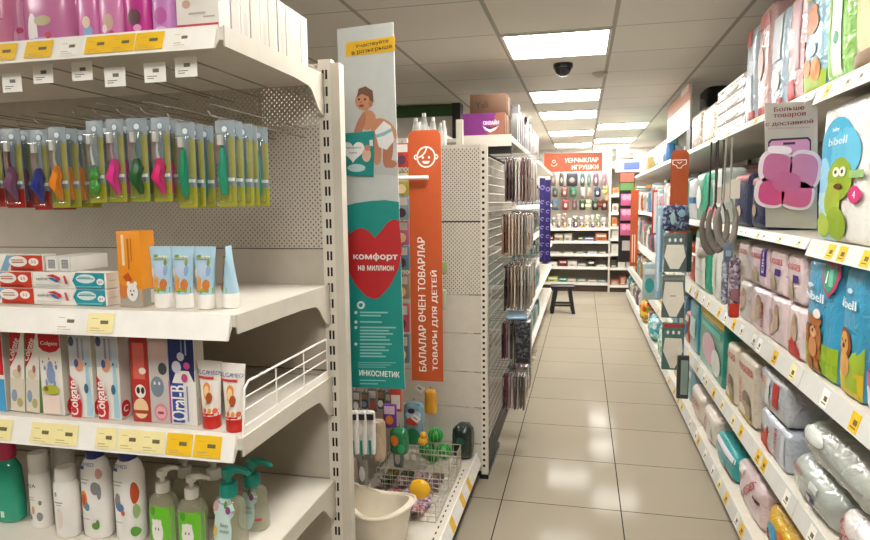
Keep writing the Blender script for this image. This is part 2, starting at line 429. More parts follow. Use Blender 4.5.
# ------------------------------------------------------------ near gondola on the left, facing the camera
YB, YF, XR, XL = 1.85, 1.30, -.772, -2.35
STL = M('#d6cfc2', .42); STL2 = M('#c9c2b4', .45); WHT = M('#f2efe8', .35); HOLE = M('#15130f', .9)
ZT, Z2, Z3, Z4 = 1.94, 1.298, 1.005, .662
EPS = .0012
gon = thing('shelving_gondola', 'white steel gondola with perforated back and four shelves of dental and bath goods', 'shelving', (-1.5, 1.85, 0))
gon_o = Vector((-1.5, 1.85, 0))
def gp(b, name, par=gon, off=gon_o):
    b.v = [tuple(Vector(v)-off) for v in b.v]
    return b.build(name, par)
gp(B().box(XL, 1.852, 1.413, XR, 1.858, 1.975, M('#c4bcae', .5, 'perf', (.0168, .0034))), 'perforated_panel')
gp(B().box(XL, 1.935, .3, XR-.02, 1.94, 1.80, M('#34302a', .7)), 'shaded_rear_panel')  # rear panel coloured near black for the dim hollow behind the holes
b = B()
for z0, z1 in ((.05, .33), (.335, .66), (.665, 1.02), (1.025, 1.41)): b.box(XL, 1.852, z0, XR, 1.86, z1, M('#b5ad9f', .5))  # lower panels coloured a little darker for the shade under the shelves
gp(b, 'back_panel')
def post(b, x0, x1, y0, y1, z0, z1, mats, pitch=.05, cols=(.012, .023), w=.0065, hh=.028, zs=None):
    """upright with slotted front face (towards -y)"""
    b.box(x0, y0, z0, x1, y1, z1, mats)
    n = int((z1-z0-.04)/pitch)
    for k in range(n):
        z = z1-.045-k*pitch
        for c in cols: b.box(x0+c, y0-.0006, z-hh/2, x0+c+w, y0, z+hh/2, HOLE)
    return b
gp(post(B(), -.786, -.7445, 1.848, 1.878, 0, 1.985, STL), 'post')
gp(B().box(-.7445, 1.843, 0, -.717, 1.883, 1.972, STL2), 'post_cover')
TAGY = M('#f0c020', .4); TAGP = M('#f3e6a8', .4); TAGW = M('#f4f1ea', .4); INK = M('#2a2622', .5)
def shelf(z, lip, name='shelf', brk=.125, th=.028, tags=(), lift=.004, bare=False):
    s = gp(B().box(XL, YF, z-th, XR-.0005, YB, z, STL), name); s['label'] = None; del s['label']
    # price rail: a tilted strip along the front
    b = B(); b.prism([(YF, z+lift), (YF-.004, z+lift), (YF-.022, z-lip), (YF-.016, z-lip), (YF, z-lip*.55)], 0, XL, XR-.012, WHT)
    rail = gp(b, 'price_rail', s)
    # side bracket with a scalloped foot
    yb = YB-.004; pr = [(YF-.002, z+.002), (yb, z+.002), (yb, z-brk)]
    for i in range(7):
        a = i/6; pr.append((yb-.012-.1*a, z-brk+.004+(brk-.055)*(.5-.5*math.cos(PI*a))))
    pr += [(yb-.2, z-.045), (YF-.002, z-.043)]
    bk = gp(B().prism(pr, 0, XR, XR+.004, STL2), 'bracket', s)
    d = Vector((0, -.018, -lip-lift)).normalized()
    for x0, x1, m in tags:
        c = Vector((0, YF-.0055, z+lift)); n = Vector((0, -1, .25)).normalized()
        tg = B()
        def q(x, t, o=.001): p = c+d*(lip+lift)*t+n*o; return (x, p.y, p.z)
        tg.add([q(x0, .92), q(x1, .92), q(x1, .12), q(x0, .12)], [(0, 1, 2, 3)], m, None, False)
        w = x1-x0
        for k, (f0, f1, t0, t1) in enumerate(((.14, .5, .72, .75), (.5, .8, .42, .56), (.14, .4, .34, .36), (.14, .7, .82, .84))):
            tg.add([q(x0+w*f0, t1, .0016), q(x0+w*f1, t1, .0016), q(x0+w*f1, t0, .0016), q(x0+w*f0, t0, .0016)], [(0, 1, 2, 3)], M('#6f6444', .5) if k == 1 else M('#b8a678', .5), None, False)
        gp(tg, 'price_tag', rail)
    return s
tx = lambda px, y, Y=YF: at(px, y, Y=Y).x
S1 = shelf(ZT, .05, tags=[(tx(a, 45), tx(c, 45), m) for a, c, m in ((-6, 21, TAGY), (30, 57, TAGY), (64, 84, TAGW), (90, 114, TAGY), (114, 139, TAGY), (140, 168, TAGY), (176, 196, TAGW))])
S2 = shelf(Z2, .056, tags=[(tx(a, 320), tx(c, 320), m) for a, c, m in ((60, 84, TAGW), (92, 118, TAGP))])
S3 = shelf(Z3, .052, lift=.012, tags=[(tx(a, 430), tx(c, 430), m) for a, c, m in ((-6, 17, TAGP), (36, 58, TAGP), (58, 82, TAGP), (100, 120, TAGP), (122, 144, TAGP), (144, 168, TAGP), (170, 195, TAGY), (197, 224, TAGY))])
S4 = shelf(Z4, .05, lift=.006)
S5 = shelf(.17, .05, lift=.004, brk=.09)
gp(B().box(XL, YF+.04, 0, XR-.02, YF+.05, .115, M('#5a544a', .6)), 'plinth')
# wire divider at the open end of the third shelf
b = B(); W_ = M('#eeeae2', .35)
b.tube([(XR-.005, YF+.015, Z3+.0), (XR-.005, YF+.03, Z3+.11), (XR-.005, YF+.05, Z3+.125), (XR-.005, YB-.03, Z3+.125)], .0032, W_)
b.tube([(XR-.005, YF+.02, Z3+.06), (XR-.005, YB-.03, Z3+.06)], .0022, W_); b.tube([(XR-.005, YF+.03, Z3+.09), (XR-.005, YB-.03, Z3+.09)], .0022, W_)
for k in range(3): b.tube([(XR-.005, YF+.19+.17*k, Z3), (XR-.005, YF+.19+.17*k, Z3+.125)], .0022, W_)
b.box(XR-.009, YF+.02, Z3, XR-.003, YB-.02, Z3+.022, W_)
gp(b, 'wire_divider', S3)

# ------------------------------------------------------------ peg hooks with blister packed toothbrushes
CHR = M('#b9b6b0', .25, 'metal'); CARD = M('#dfe3e2', .4)
BLI = M('#f4f8f8', .06, 'clear', .16)
def brush_pack(name, label, band, grip, neck, tall=False, shape=0, back='#8f9a9e'):
    w, h = .052, .205
    t = thing(name, label, 'toothbrush', group=None)
    cb = B(); s = Surf(w, .0012, h, .0004); s.body(cb, M(back, .4))
    z = [('r', 0, 0, 1, .24, band), ('e', .5, .9, .2, .05, '#7d8ea0'), ('e', .5, .9, .14, .035, '#e6ecee'), ('r', .05, .3, .95, .34, '#f1f0ea'), ('r', .7, .35, 1, .8, '#a8a052'), ('r', 0, .5, .3, .8, '#b0928a')]
    s.decals(cb, 'f', z)
    card = cb.build('card', t); card.location.z = -h
    k = B(); g = M(grip, .3); nk = M(neck, .35); y = -.009
    if tall:
        k.tube([(0, y, -.178), (0, y, -.165), (-.003, y-.002, -.13), (0, y-.003, -.095), (-.002, y, -.065)], [.005, .0095, .011, .009, .005], g, 8)
    elif shape == 1:   # little animal grip with two ears
        k.ball((0, y, -.165), (.015, .009, .021), g); k.ball((0, y, -.137), (.0155, .009, .014), g)
        k.tube([(-.006, y, -.135), (-.009, y, -.115)], [.004, .003], g, 6); k.tube([(.006, y, -.135), (.009, y, -.113)], [.004, .003], g, 6)
        k.ball((0, y-.004, -.166), (.007, .005, .009), M('#e8efe4', .4))
    else:
        k.tube([(.009, y, -.185), (.006, y, -.17), (-.005, y-.003, -.145), (.004, y-.002, -.12), (.001, y, -.1)], [.005, .010, .0155, .014, .007], g, 8)
        k.ball((-.002, y-.006, -.14), (.007, .006, .012), g)
    k.build('grip', t)
    B().tube([(0, y, -.11), (-.003, y-.002, -.08), (-.002, y-.001, -.055), (-.002, y, -.035)], [.0042, .003, .0028, .004], nk, 6).build('neck', t)
    B().box(-.007, y-.012, -.06, .004, y-.003, -.036, M('#e7e2dc', .6)).build('bristle_head', t)
    bl = B(); s2 = Surf(.04, .022, .165, .007); s2.body(bl, BLI); o = bl.build('blister', t); o.location = (0, -.022, -.196)
    return t
RED = '#a82418'; YEL = '#aaa52c'
kinds = [('#5c1b2a', '#8e4a58', RED, 0, 0), ('#7a4a6a', '#7d3038', RED, 0, 0), ('#27348a', '#b59a8a', RED, 0, 0), ('#e8871c', '#d9cdb5', YEL, 0, 0), ('#4fae3e', '#dde3da', YEL, 0, 1),
         ('#e0358c', '#d9a5ae', YEL, 0, 0), ('#1f5c2c', '#86a38a', '#9aa030', 0, 0), ('#dc2a74', '#dfe4ea', YEL, 0, 2), ('#1fa274', '#3fa57e', YEL, 1, 0), ('#1fa882', '#2f9a72', YEL, 1, 0)]
#  (px of the card's middle, px y of its bottom, kind, cards behind, words)
hooks = [(-2, 207, 0, 2, 'dark red'), (17, 208, 1, 3, 'mauve'), (44, 210, 2, 3, 'dark blue'), (62, 208, 3, 4, 'orange'), (99, 203, 4, 3, 'green bunny shaped'), (119, 202, 5, 2, 'pink bunny shaped'),
         (141, 202, 6, 3, 'dark green'), (164, 202, 7, 3, 'pink dolphin shaped'), (189, 208, 8, 3, 'tall sea green'), (228, 207, 9, 5, 'tall teal')]
YH = 1.385
protos = {}
for hx, hy, kd, nb, wd in hooks:
    p0 = at(hx, hy, Y=YH); grip, neck, band, tall, shp = kinds[kd]
    nxt = 'hanging at the shelf end' if kd == 9 else 'hanging on the hook row'
    for j in range(nb):
        lb = ('%s toothbrush in a blister pack, front one %s' % (wd, nxt)) if j == 0 else '%s toothbrush pack hanging %s behind the front one' % (wd, OR[j])
        loc = (p0.x+.0015*j*(-1)**j, YH+.038*j, p0.z+.205)
        if j == 0:
            t = brush_pack('toothbrush_pack', lb, band, grip, neck, bool(tall), 1 if shp == 1 else 0); protos[kd] = t; t.location = loc
            t.rotation_euler = (0, 0, R(random.uniform(-4, 6)))
        else:
            t = dup(protos[kd], loc, R(random.uniform(-5, 7)), lb)
        t['group'] = 'blister packed toothbrushes'
    # hook with its price flag (part of the gondola)
    z = p0.z+.205-.0005
    b = B(); b.tube([(p0.x, YB, z+.004), (p0.x, YF+.03, z+.004), (p0.x, YF+.018, z+.014)], .0022, CHR, 6)
    b.tube([(p0.x+.001, YB, z+.03), (p0.x+.001, YF+.03, z+.03)], .0018, CHR, 6)
    gp(b, 'hook')
for px, py in ((12, 83), (43, 74), (82, 71), (115, 77), (155, 72.5), (186, 67)):
    p = at(px, py, Y=YF+.02); b = B(); x0 = p.x-.028; x1 = p.x+.028
    b.box(x0, YF+.019, p.z-.022, x1, YF+.021, p.z+.022, TAGW)
    for k, (f0, f1, z0, z1) in enumerate(((.42, .7, 0, .008), (.15, .45, -.014, -.0125), (.15, .6, -.009, -.0075))): b.box(x0+.056*f0, YF+.018, p.z+z0, x0+.056*f1, YF+.019, p.z+z1, M('#6a665e', .5))
    b.tube([(p.x, YB, p.z+.02), (p.x, YF+.022, p.z+.02)], .002, CHR, 6)
    gp(b, 'price_flag')

# ------------------------------------------------------------ goods of the near gondola
ZT += EPS; Z2 += EPS; Z3 += EPS; Z4 += EPS
def FX(x0, y0, x1, y1, Y):
    """centre x, width, top z of what the photo shows between two pixel columns on the plane Y"""
    a, c = at(x0, (y0+y1)/2, Y=Y), at(x1, (y0+y1)/2, Y=Y); tz = at((x0+x1)/2, y0, Y=Y).z
    return (a.x+c.x)/2, c.x-a.x, tz
CREAM = '#efe9df'
# second shelf: boxed toothpaste lying on its side
def lying(label, x0, x1, Y, z, kind, group, depth=.045, h=.042):
    a, c = at(x0, 280, Y=Y).x, at(x1, 280, Y=Y).x; w = c-a
    if kind == 'red': fr = [('r', .55, 0, 1, 1, '#c63a20'), ('p', [(.4, 0), (.5, 0), (.62, 1), (.5, 1)], '#7fa9c6'), ('e', .66, .6, .13, .34, '#f0ebe2'), ('e', .88, .58, .07, .24, '#f0ebe2'), ('t', '3-5', .88, .58, .2, '#b03020'), ('r', .57, .66, .74, .72, '#a8836a'), ('r', .58, .52, .75, .58, '#b04a30'), ('p', [(.02, .75), (.25, .9), (.36, .62), (.3, .55), (.2, .75)], '#c8323a'), ('p', [(.02, .55), (.22, .7), (.34, .42), (.28, .36), (.2, .55)], '#3c6ea8'), ('r', .6, .1, .9, .18, '#8f2414')]
    else: fr = [('r', .52, 0, .98, 1, '#1f93a4'), ('p', [(.5, 0), (.6, 0), (.54, .5), (.6, 1), (.5, 1)], '#ece8e0'), ('e', .73, .62, .13, .28, '#d8e8e6'), ('r', .62, .6, .84, .66, '#3a8e9a'), ('r', .64, .7, .8, .75, '#5aa0a8'), ('e', .93, .45, .05, .2, '#ecebe6'), ('t', '6+', .93, .45, .18, '#2a6070'), ('t', 'aquafresh', .14, .58, .2, '#4a4f66'), ('p', [(.2, .8), (.3, .88), (.39, .68), (.4, .52), (.36, .48), (.33, .66), (.27, .72)], '#c8323a'), ('p', [(.22, .66), (.3, .66), (.38, .42), (.34, .38), (.28, .5)], '#3c6ea8'), ('p', [(.44, .8), (.47, .8), (.5, .3), (.46, .3)], '#c0485a'), ('r', .05, .2, .4, .26, '#b9c2c4'), ('r', .6, .1, .95, .2, '#5fb4be')]
    return pack('toothpaste_box', label, 'toothpaste box', w, depth, h, '#ece8df', fr, right=[('r', .04, .04, .96, .96, '#d8d2c4'), ('r', .2, .46, .8, .52, '#bdb5a6')], loc=((a+c)/2, Y, z), group=group)
H = .0432
lying('red and white toothpaste box lying at the bottom of the red stack', -38, 33, 1.36, Z2, 'red', 'red toothpaste boxes lying on the shelf')
lying('red and white toothpaste box lying in the middle of the red stack', -38, 32, 1.36, Z2+H, 'red', 'red toothpaste boxes lying on the shelf')
lying('red and white toothpaste box lying on top of the red stack', -26, 44, 1.363, Z2+2*H, 'red', 'red toothpaste boxes lying on the shelf')
lying('teal and white toothpaste box lying beside the orange carton, lower one', 33, 106, 1.36, Z2, 'teal', 'teal toothpaste boxes')
lying('teal and white toothpaste box lying beside the orange carton, upper one', 33, 106, 1.36, Z2+H, 'teal', 'teal toothpaste boxes')
for i, (x0, x1) in enumerate(((44.5, 57), (58, 70))):
    a, c = at(x0, 250, Y=1.366).x, at(x1, 250, Y=1.366).x
    fr = [('r', .1, .1, .9, .9, '#e9e6de'), ('r', .22, .2, .78, .8, '#8f9294')]+[('r', .22, .22+.09*k, .78, .25+.09*k, '#c9c9c6') for k in range(6)]
    pack('toothpaste_box', 'grey barcode end of a toothpaste box on the teal boxes, %s' % ('next to the red box' if i == 0 else 'the outer one'), 'toothpaste box', c-a, .13, .038, '#d8d6cf', fr, loc=((a+c)/2, 1.366, Z2+2*H), group='boxes lying end on with barcodes')
x, w, tz = FX(118, 231, 141, 302, 1.36)
pack('carton', 'orange upright carton with grey foot and two teddy bears', 'carton', w, .055, tz-Z2, '#e8921e', [('r', 0, 0, 1, .24, '#a9a297'), ('r', .2, .55, .32, .95, '#f0d9ae'), ('r', .45, .5, .52, .9, '#b86a14'), ('r', .6, .6, .64, .9, '#b86a14'), ('p', [(.2, .4), (.45, .46), (.6, .36), (.4, .32)], '#c2501c'), ('e', .2, .2, .17, .09, '#d07a3a'), ('e', .12, .28, .06, .03, '#d07a3a'), ('e', .6, .2, .24, .12, '#e6e3dd'), ('e', .45, .31, .08, .035, '#e6e3dd'), ('e', .75, .31, .08, .035, '#e6e3dd'), ('e', .54, .22, .03, .012, '#3a322c'), ('e', .68, .22, .03, .012, '#3a322c'), ('e', .6, .17, .04, .016, '#3a322c')],
     right=[('r', 0, 0, 1, .24, '#8f897e'), ('r', .55, .04, .8, .22, '#c9c4b8')], loc=(x, 1.36, Z2))
# squeeze tubes that stand on their caps
def tube(name, label, w, h, wcap, capm, bodym, art, loc, rz=0, group=None, caph=.03, tilt=0):
    t = thing(name, label, 'tube', loc, rz, group, rot=(tilt, 0, rz) if tilt else None)
    B().lathe([(0, 0), (wcap*.92, 0), (wcap, .003), (wcap*.97, caph), (0, caph)], capm, 24).build('cap', t)
    n = 24; N = 9; vs = []; fs = []
    def S(th, v, off=0):
        f = v**1.1; rx = wcap*.97+(w/2-wcap*.97)*f; ry = wcap*.97*(1-f)+.0012*f
        return ((rx+off)*math.sin(th), -(ry+off)*math.cos(th), caph+(h-caph)*v)
    for i in range(N+1):
        for j in range(n): vs.append(S(2*PI*j/n, i/N))
    for i in range(N):
        for j in range(n): fs.append((i*n+j, i*n+(j+1) % n, (i+1)*n+(j+1) % n, (i+1)*n+j))
    fs.append(tuple(N*n+j for j in range(n)))
    b = B(); b.add(vs, fs, bodym)
    for li, (pts, c) in enumerate(art):       # outlines in (-1..1 across the front half, 0..1 up)
        m = len(pts); cu = sum(p[0] for p in pts)/m; cv = sum(p[1] for p in pts)/m; o = .0006+.0004*li
        vv = [S(math.asin(max(-1, min(1, cu))), cv, o)]; ff = []
        for q in (1, 2, 3):
            vv += [S(math.asin(max(-1, min(1, cu+(p[0]-cu)*q/3))), cv+(p[1]-cv)*q/3, o) for p in pts]
        for i in range(m):
            ff.append((0, 1+i, 1+(i+1) % m))
            for q in (0, 1): ff.append((1+q*m+i, 1+(q+1)*m+i, 1+(q+1)*m+(i+1) % m, 1+q*m+(i+1) % m))
        b.add(vv, ff, M(c, .35), None, False)
    def txt(s, u, v, size, c):
        g, ff, gw = glyphs(s, .025); o = .0006+.0004*len(art)
        b.add([S(math.asin(max(-1, min(1, u+x*size/(w/2)))), v+y*size/(h-caph), o+l) for x, y, l in g], ff, M(c, .4), None, False)

    return t, b, txt
def el(u, v, a, c, n=14): return [(u+a*math.cos(2*PI*i/n), v+c*math.sin(2*PI*i/n)) for i in range(n)]
def rc(u0, v0, u1, v1): return [(u0, v0), ((u0+u1)/2, v0), (u1, v0), (u1, (v0+v1)/2), (u1, v1), ((u0+u1)/2, v1), (u0, v1), (u0, (v0+v1)/2)]

for i, (cx, rz, wd) in enumerate(((164, 3, 'beside the orange carton'), (185, 0, 'second from the orange carton'), (207, -3, 'third from the orange carton'), (231, -72, 'turned sideways at the end'))):
    p = at(cx, 304, Y=1.375 if i < 3 else 1.40)
    art = [(rc(-.98, .02, .98, .14), '#8aa83a'), (el(-.3, .22, .3, .16), '#e0953a'), (el(.45, .2, .34, .12), '#c8742e'), (el(-.3, .36, .1, .06), '#e8b070'), (el(.1, .5, .5, .16), '#b9c8e0'), (el(.55, .5, .18, .12), '#8aa8cc'), (el(-.6, .45, .14, .1), '#e6dfd0'), (el(.5, .66, .12, .06), '#8a9a3a'), (rc(-.5, .74, .6, .8), '#e8ecd8'), (el(-.25, .8, .18, .035), '#7aa04a')]
    t, b, txt = tube('cream_tube', 'pale blue cream tube with meadow animals and white cap, %s' % wd, .066, .152, .0215, M('#efece5', .35), M('#a9cbdc', .35), art, (p.x, p.y, Z2), R(rz), 'pale blue cream tubes', .036)
    txt('bonito', .05, .77, .009, '#6a7a3a'); b.build('body', t)

# third shelf: upright toothpaste boxes
def upright(label, x0, y0, x1, cols, art, side='#b9b2a6', sart=(), Y=1.355, d=.04, ry=0, grp=None, base='#efeae2', dz=0):
    x, w, tz = FX(x0, y0, x1, 415, Y)
    return pack('toothpaste_box', label, 'toothpaste box', w, d, max(.1, tz-Z3), base, art, right=[('r', 0, 0, 1, 1, side)]+list(sart), loc=(x, Y, Z3+dz), rot=(0, ry, 0), group=grp)
COLG = '#c8202a'
upright('red and blue toothpaste box beside the two tilted ones', -14, 330, 4, 0, [('r', 0, .45, 1, 1, COLG), ('r', 0, 0, 1, .4, '#4aa0d0'), ('t', 'Colgate', .5, .72, .12, '#f4efe8', 90, .4)], grp='upright toothpaste boxes')
for i, (a, c) in enumerate(((8, 22), (23.5, 36.5))):
    upright('tilted beige toothpaste box with small animals, %s' % ('next to the red one' if i == 0 else 'leaning on the elephant box'), a, 333, c, 0, [('p', [(0, 1), (0, .55), (.5, .72), (.8, 1)], COLG), ('r', 0, 0, 1, .42, '#ddd2c0'), ('e', .3, .2, .2, .08, '#8aa0b4'), ('e', .7, .12, .2, .06, '#b4a86a'), ('e', .5, .48, .3, .06, '#d8c8a8'), ('t', 'Colgate', .35, .78, .12, '#f4efe8', 70, .3), ('e', .7, .55, .12, .05, '#b06a5a')], ry=R(4), grp='upright toothpaste boxes', d=.035, dz=.003, side='#7aa060')
upright('white toothpaste box with red top and blue elephant', 40.5, 334, 62, 0, [('p', [(0, 1), (0, .84), (.2, .79), (.5, .77), (.8, .79), (1, .84), (1, 1)], COLG), ('t', 'Colgate', .5, .88, .06, '#f4efe8', 0, .78), ('e', .5, .5, .2, .11, '#8a9cc0'), ('e', .5, .6, .13, .07, '#8a9cc0'), ('e', .25, .58, .06, .03, '#8a9cc0'), ('e', .78, .6, .06, .03, '#8a9cc0'), ('e', .3, .4, .05, .05, '#8a9cc0'), ('e', .68, .4, .05, .05, '#8a9cc0'), ('e', .2, .66, .03, .015, '#c04a3a'), ('e', .5, .7, .03, .015, '#c04a3a'), ('e', .8, .66, .03, .015, '#c04a3a'), ('e', .5, .32, .4, .06, '#b4b83a'), ('e', .3, .33, .1, .03, '#8a6a2a'), ('r', .12, .03, .88, .25, '#eed8cc')], grp='upright toothpaste boxes', sart=[('e', .6, .1, .4, .1, COLG)], side='#c8c0b2')
for i, (a, c) in enumerate(((70, 92), (97, 119))):
    upright('white toothpaste box with a red wave and upright lettering, %s' % ('next to the elephant box' if i == 0 else 'next to the red dog box'), a, 335, c, 0, [('r', 0, .62, 1, 1, '#c4c6cc'), ('e', .15, .92, .12, .06, '#4a5070'), ('r', .4, .72, .5, .96, '#8c90a0'), ('r', .62, .7, .7, .96, '#9a9eac'), ('e', .45, .64, .2, .08, '#e0a080'), ('e', .35, .66, .1, .05, '#4a5a8c'), ('p', [(.78, .8), (.86, .8), (.98, .02), (.7, .02)], '#a8cfe0'), ('e', .74, .36, .1, .06, '#3a6a8a'), ('e', .8, .66, .04, .02, '#3a5a7a'), ('p', [(0, .52), (.18, .46), (.4, .3), (.5, .16), (.44, .0), (0, 0)], COLG), ('t', 'Colgate', .2, .24, .16, '#f4efe8', 90, .42)], grp='upright toothpaste boxes', sart=[('e', .4, .12, .45, .1, COLG), ('t', 'C', .4, .12, .08, '#f4efe8')], side='#d2ccc0')
upright('narrow red toothpaste box with a spotted dog', 131, 336, 148.5, 0, [('r', .15, .5, .8, .92, '#d8685a'), ('e', .5, .36, .3, .08, '#f2ece2'), ('e', .38, .37, .1, .04, '#2a2422'), ('e', .64, .37, .1, .04, '#2a2422'), ('e', .5, .16, .42, .12, '#e8c89a'), ('r', .1, .1, .9, .14, '#a8402a'), ('e', .7, .6, .2, .04, '#f0e4d0')], base='#b8302a', grp='upright toothpaste boxes')
upright('grey toothpaste box with a round blue face and pink disc', 149, 336, 168.5, 0, [('e', .4, .42, .34, .12, '#7d8898'), ('e', .28, .46, .05, .02, '#e8e4de'), ('e', .52, .46, .05, .02, '#e8e4de'), ('e', .72, .63, .22, .07, '#4a4a52'), ('r', .1, .72, .9, .95, '#d8b8b4'), ('e', .55, .13, .34, .1, '#d88a96'), ('e', .55, .13, .26, .07, '#e8b0b4'), ('r', .4, .11, .7, .14, '#a0485a')], base='#c9c2bd', grp='upright toothpaste boxes')
upright('dark blue and white electric blue lettered toothpaste box beside the silver tubes', 169, 337, 195, 0, [('r', 0, .62, 1, 1, '#232f66'), ('p', [(0, .62), (0, .4), (.3, .62)], '#232f66'), ('p', [(.45, .62), (.6, .8), (.95, .5), (1, .62)], '#232f66'), ('p', [(.95, .5), (1, .5), (1, .62), (.9, .64)], '#232f66'), ('e', .32, .66, .18, .07, '#d4d4e4'), ('e', .5, .78, .14, .05, '#d4d4e4'), ('e', .72, .68, .12, .04, '#c8508a'), ('e', .62, .54, .12, .05, '#c04a80'), ('r', .12, .03, .56, .48, '#2c4f96'), ('t', 'Oral-B', .34, .255, .2, '#f4efe8', 90, .4), ('r', .68, .05, .74, .45, '#8a96b8'), ('r', .0, .02, .08, .5, '#c04a9a'), ('r', .7, .8, .76, .97, '#9aa6d0'), ('r', .55, .82, .6, .97, '#7a88c0')], grp='upright toothpaste boxes', side='#c8c0b4', sart=[('r', .2, .05, .8, .3, '#b4aca0')])
for i, (cx, top) in enumerate(((212.5, 351), (235.5, 352))):
    p = at(cx, 424, Y=1.36-.012*i)
    art = [(rc(-.98, .0, .98, .06), '#c8281e'), (el(-.7, .1, .18, .05), '#d8a030'), (el(-.2, .1, .18, .05), '#e06a4a'), (el(.3, .1, .18, .05), '#d8a030'), (el(.75, .1, .18, .05), '#e06a4a'), (el(-.05, .42, .3, .13), '#e8a84a'), (el(-.05, .5, .32, .12), '#d88a3a'), (el(-.05, .46, .22, .1), '#f0c890'), (el(.22, .34, .28, .1), '#a8522a'), (el(-.2, .25, .25, .08), '#e6d8c0'), (rc(-.8, .68, .5, .725), '#c8323a')]
    t, b, txt = tube('toothpaste_tube', 'white toothpaste tube with red cap and cartoon child, %s' % ('beside the blue box' if i == 0 else 'nearest the wire divider'), .070, .166, .0225, M('#c4241c', .35), M('#ece6de', .35), art, (p.x, p.y, Z3), R(-3), 'white tubes with red caps', .032)
    txt('SILCA', -.38, .8, .0105, '#243a86'); txt('MED', .48, .8, .0095, '#6a7aa8'); b.build('body', t)
# ------------------------------------------------------------ bottles
def bottle(name, label, prof, sx, sy, bodym, art=(), words=(), loc=(0, 0, 0), rz=0, group=None, p=2.4, cat='bottle', extra=None):
    """prof: (radius, z) up the body; art: outlines in u (-1..1 across the front) and z metres; words: (text, u, z, size, colour[, bold])"""
    t = thing(name, label, cat, loc, rz, group)
    b = B(); b.lathe(prof, bodym, 28, sx, sy, p=p)
    def rad(z):
        for (r0, z0), (r1, z1) in zip(prof, prof[1:]):
            if z0 <= z <= z1 and z1 > z0: return r0+(r1-r0)*(z-z0)/(z1-z0)
        return prof[-1][0] if z > prof[-1][1] else prof[1][0]
    def S(u, z, o):
        u = max(-.985, min(.985, u)); z = max(.0015, z); r = rad(z)
        return ((r*sx+o)*u, -(r*sy+o)*(1-abs(u)**p)**(1/p), z)
    li = 0
    for pts, c in art:
        m = len(pts); cu = sum(q[0] for q in pts)/m; cz = sum(q[1] for q in pts)/m; o = .0005+.0004*li; li += 1
        vv = [S(cu, cz, o)]; ff = []
        for k in range(1, 5): vv += [S(cu+(q[0]-cu)*k/4, cz+(q[1]-cz)*k/4, o) for q in pts]
        for i in range(m):
            ff.append((0, 1+i, 1+(i+1) % m))
            for k in range(3): ff.append((1+k*m+i, 1+(k+1)*m+i, 1+(k+1)*m+(i+1) % m, 1+k*m+(i+1) % m))
        b.add(vv, ff, M(c, .4) if isinstance(c, str) else c, None, False)
    for w_ in words:
        g, ff, gw = glyphs(w_[0], .03); o = .0006+.0004*li
        b.add([S(w_[1]+x*w_[3]/(rad(w_[2])*sx), w_[2]+y*w_[3], o+l) for x, y, l in g], ff, M(w_[4], .4), None, False)
    b.build('body', t)
    if extra: extra(t)
    return t
def rz_(u0, z0, u1, z1, n=5):
    q = [(u0+(u1-u0)*i/n, z0) for i in range(n)]+[(u1, z0+(z1-z0)*i/n) for i in range(n)]+[(u1-(u1-u0)*i/n, z1) for i in range(n)]+[(u0, z1-(z1-z0)*i/n) for i in range(n)]
    return q
def pump(t, z, m, s=1.0, rz=0, x=0):
    b = B(); mx = T(x, 0, z, rz)
    b.lathe([(0, 0), (.0165*s, 0), (.0165*s, .022*s), (.014*s, .025*s), (.006*s, .026*s), (.006*s, .04*s), (.0, .04*s)], m, 18, mx=mx)
    b.lathe([(0, .038*s), (.011*s, .038*s), (.0125*s, .044*s), (.011*s, .052*s), (.0, .055*s)], m, 16, mx=mx)
    b.tube([(0, 0, .049*s), (.02*s, 0, .0505*s), (.036*s, 0, .046*s), (.042*s, 0, .040*s)], [.0085*s, .0075*s, .0055*s, .0045*s], m, 10, mx=mx)
    return b.build('pump', t)
def cap(t, prof, m, p=2, sx=1, sy=1): return B().lathe(prof, m, 24, sx, sy, p=p).build('cap', t)
def LB(px, pytop, Y): q = at(px, pytop, Y=Y); return q.x, q.z-Z4
WB = M('#efebe4', .32)
# sea green bath gel cut by the frame
x, h = LB(6, 457, 1.42)
def e(t): cap(t, [(0, h-.002), (.024, h-.002), (.026, h+.004), (.026, h+.045), (.023, h+.048), (0, h+.048)], M('#c0305a', .3))
bottle('bath_gel', 'clear sea green bottle with magenta cap on the lowest shelf', [(0, 0), (.036, 0), (.042, .006), (.044, h*.3), (.042, h*.6), (.038, h*.85), (.026, h*.97), (.022, h), (0, h)], 1.05, .7, M('#2fa283', .12), [(el(-.5, h*.7, .3, .014), '#151a18'), (el(-.6, h*.35, .3, .03), '#8fd0b4'), (rz_(.0, h*.1, .25, h*.2), '#bfe4d2')], (), (x, 1.42, Z4), 0, None, 2.4, 'bottle', e)
# white bottle with ribbed cap
x, h = LB(39, 470, 1.41); ct = LB(39, 452, 1.41)[1]
def e(t): cap(t, [(0, h-.004), (.0255, h-.004), (.0255, ct-.004), (.023, ct), (0, ct)], M('#e4dfd7', .4))
bottle('lotion_bottle', 'slim white bottle lettered AQA beside the sea green gel', [(0, 0), (.028, 0), (.0305, .004), (.0305, h-.012), (.027, h-.002), (0, h)], 1, .8, WB, [(el(-.1, h*.33, .18, .012), '#c89a80'), (el(.5, h*.22, .25, .013), '#8a8a90'), (el(.6, h*.47, .12, .007), '#7a8a5a'), (el(-.4, h*.2, .2, .008), '#7a8a8a'), (rz_(-.7, h*.56, .1, h*.575), '#b0a894'), (rz_(-.7, h*.52, .2, h*.533), '#b0a894')], [('AQA', -.15, h*.78, .0125, '#2a2a30')], (x, 1.41, Z4), R(-4), None, 2.2, 'bottle', e)
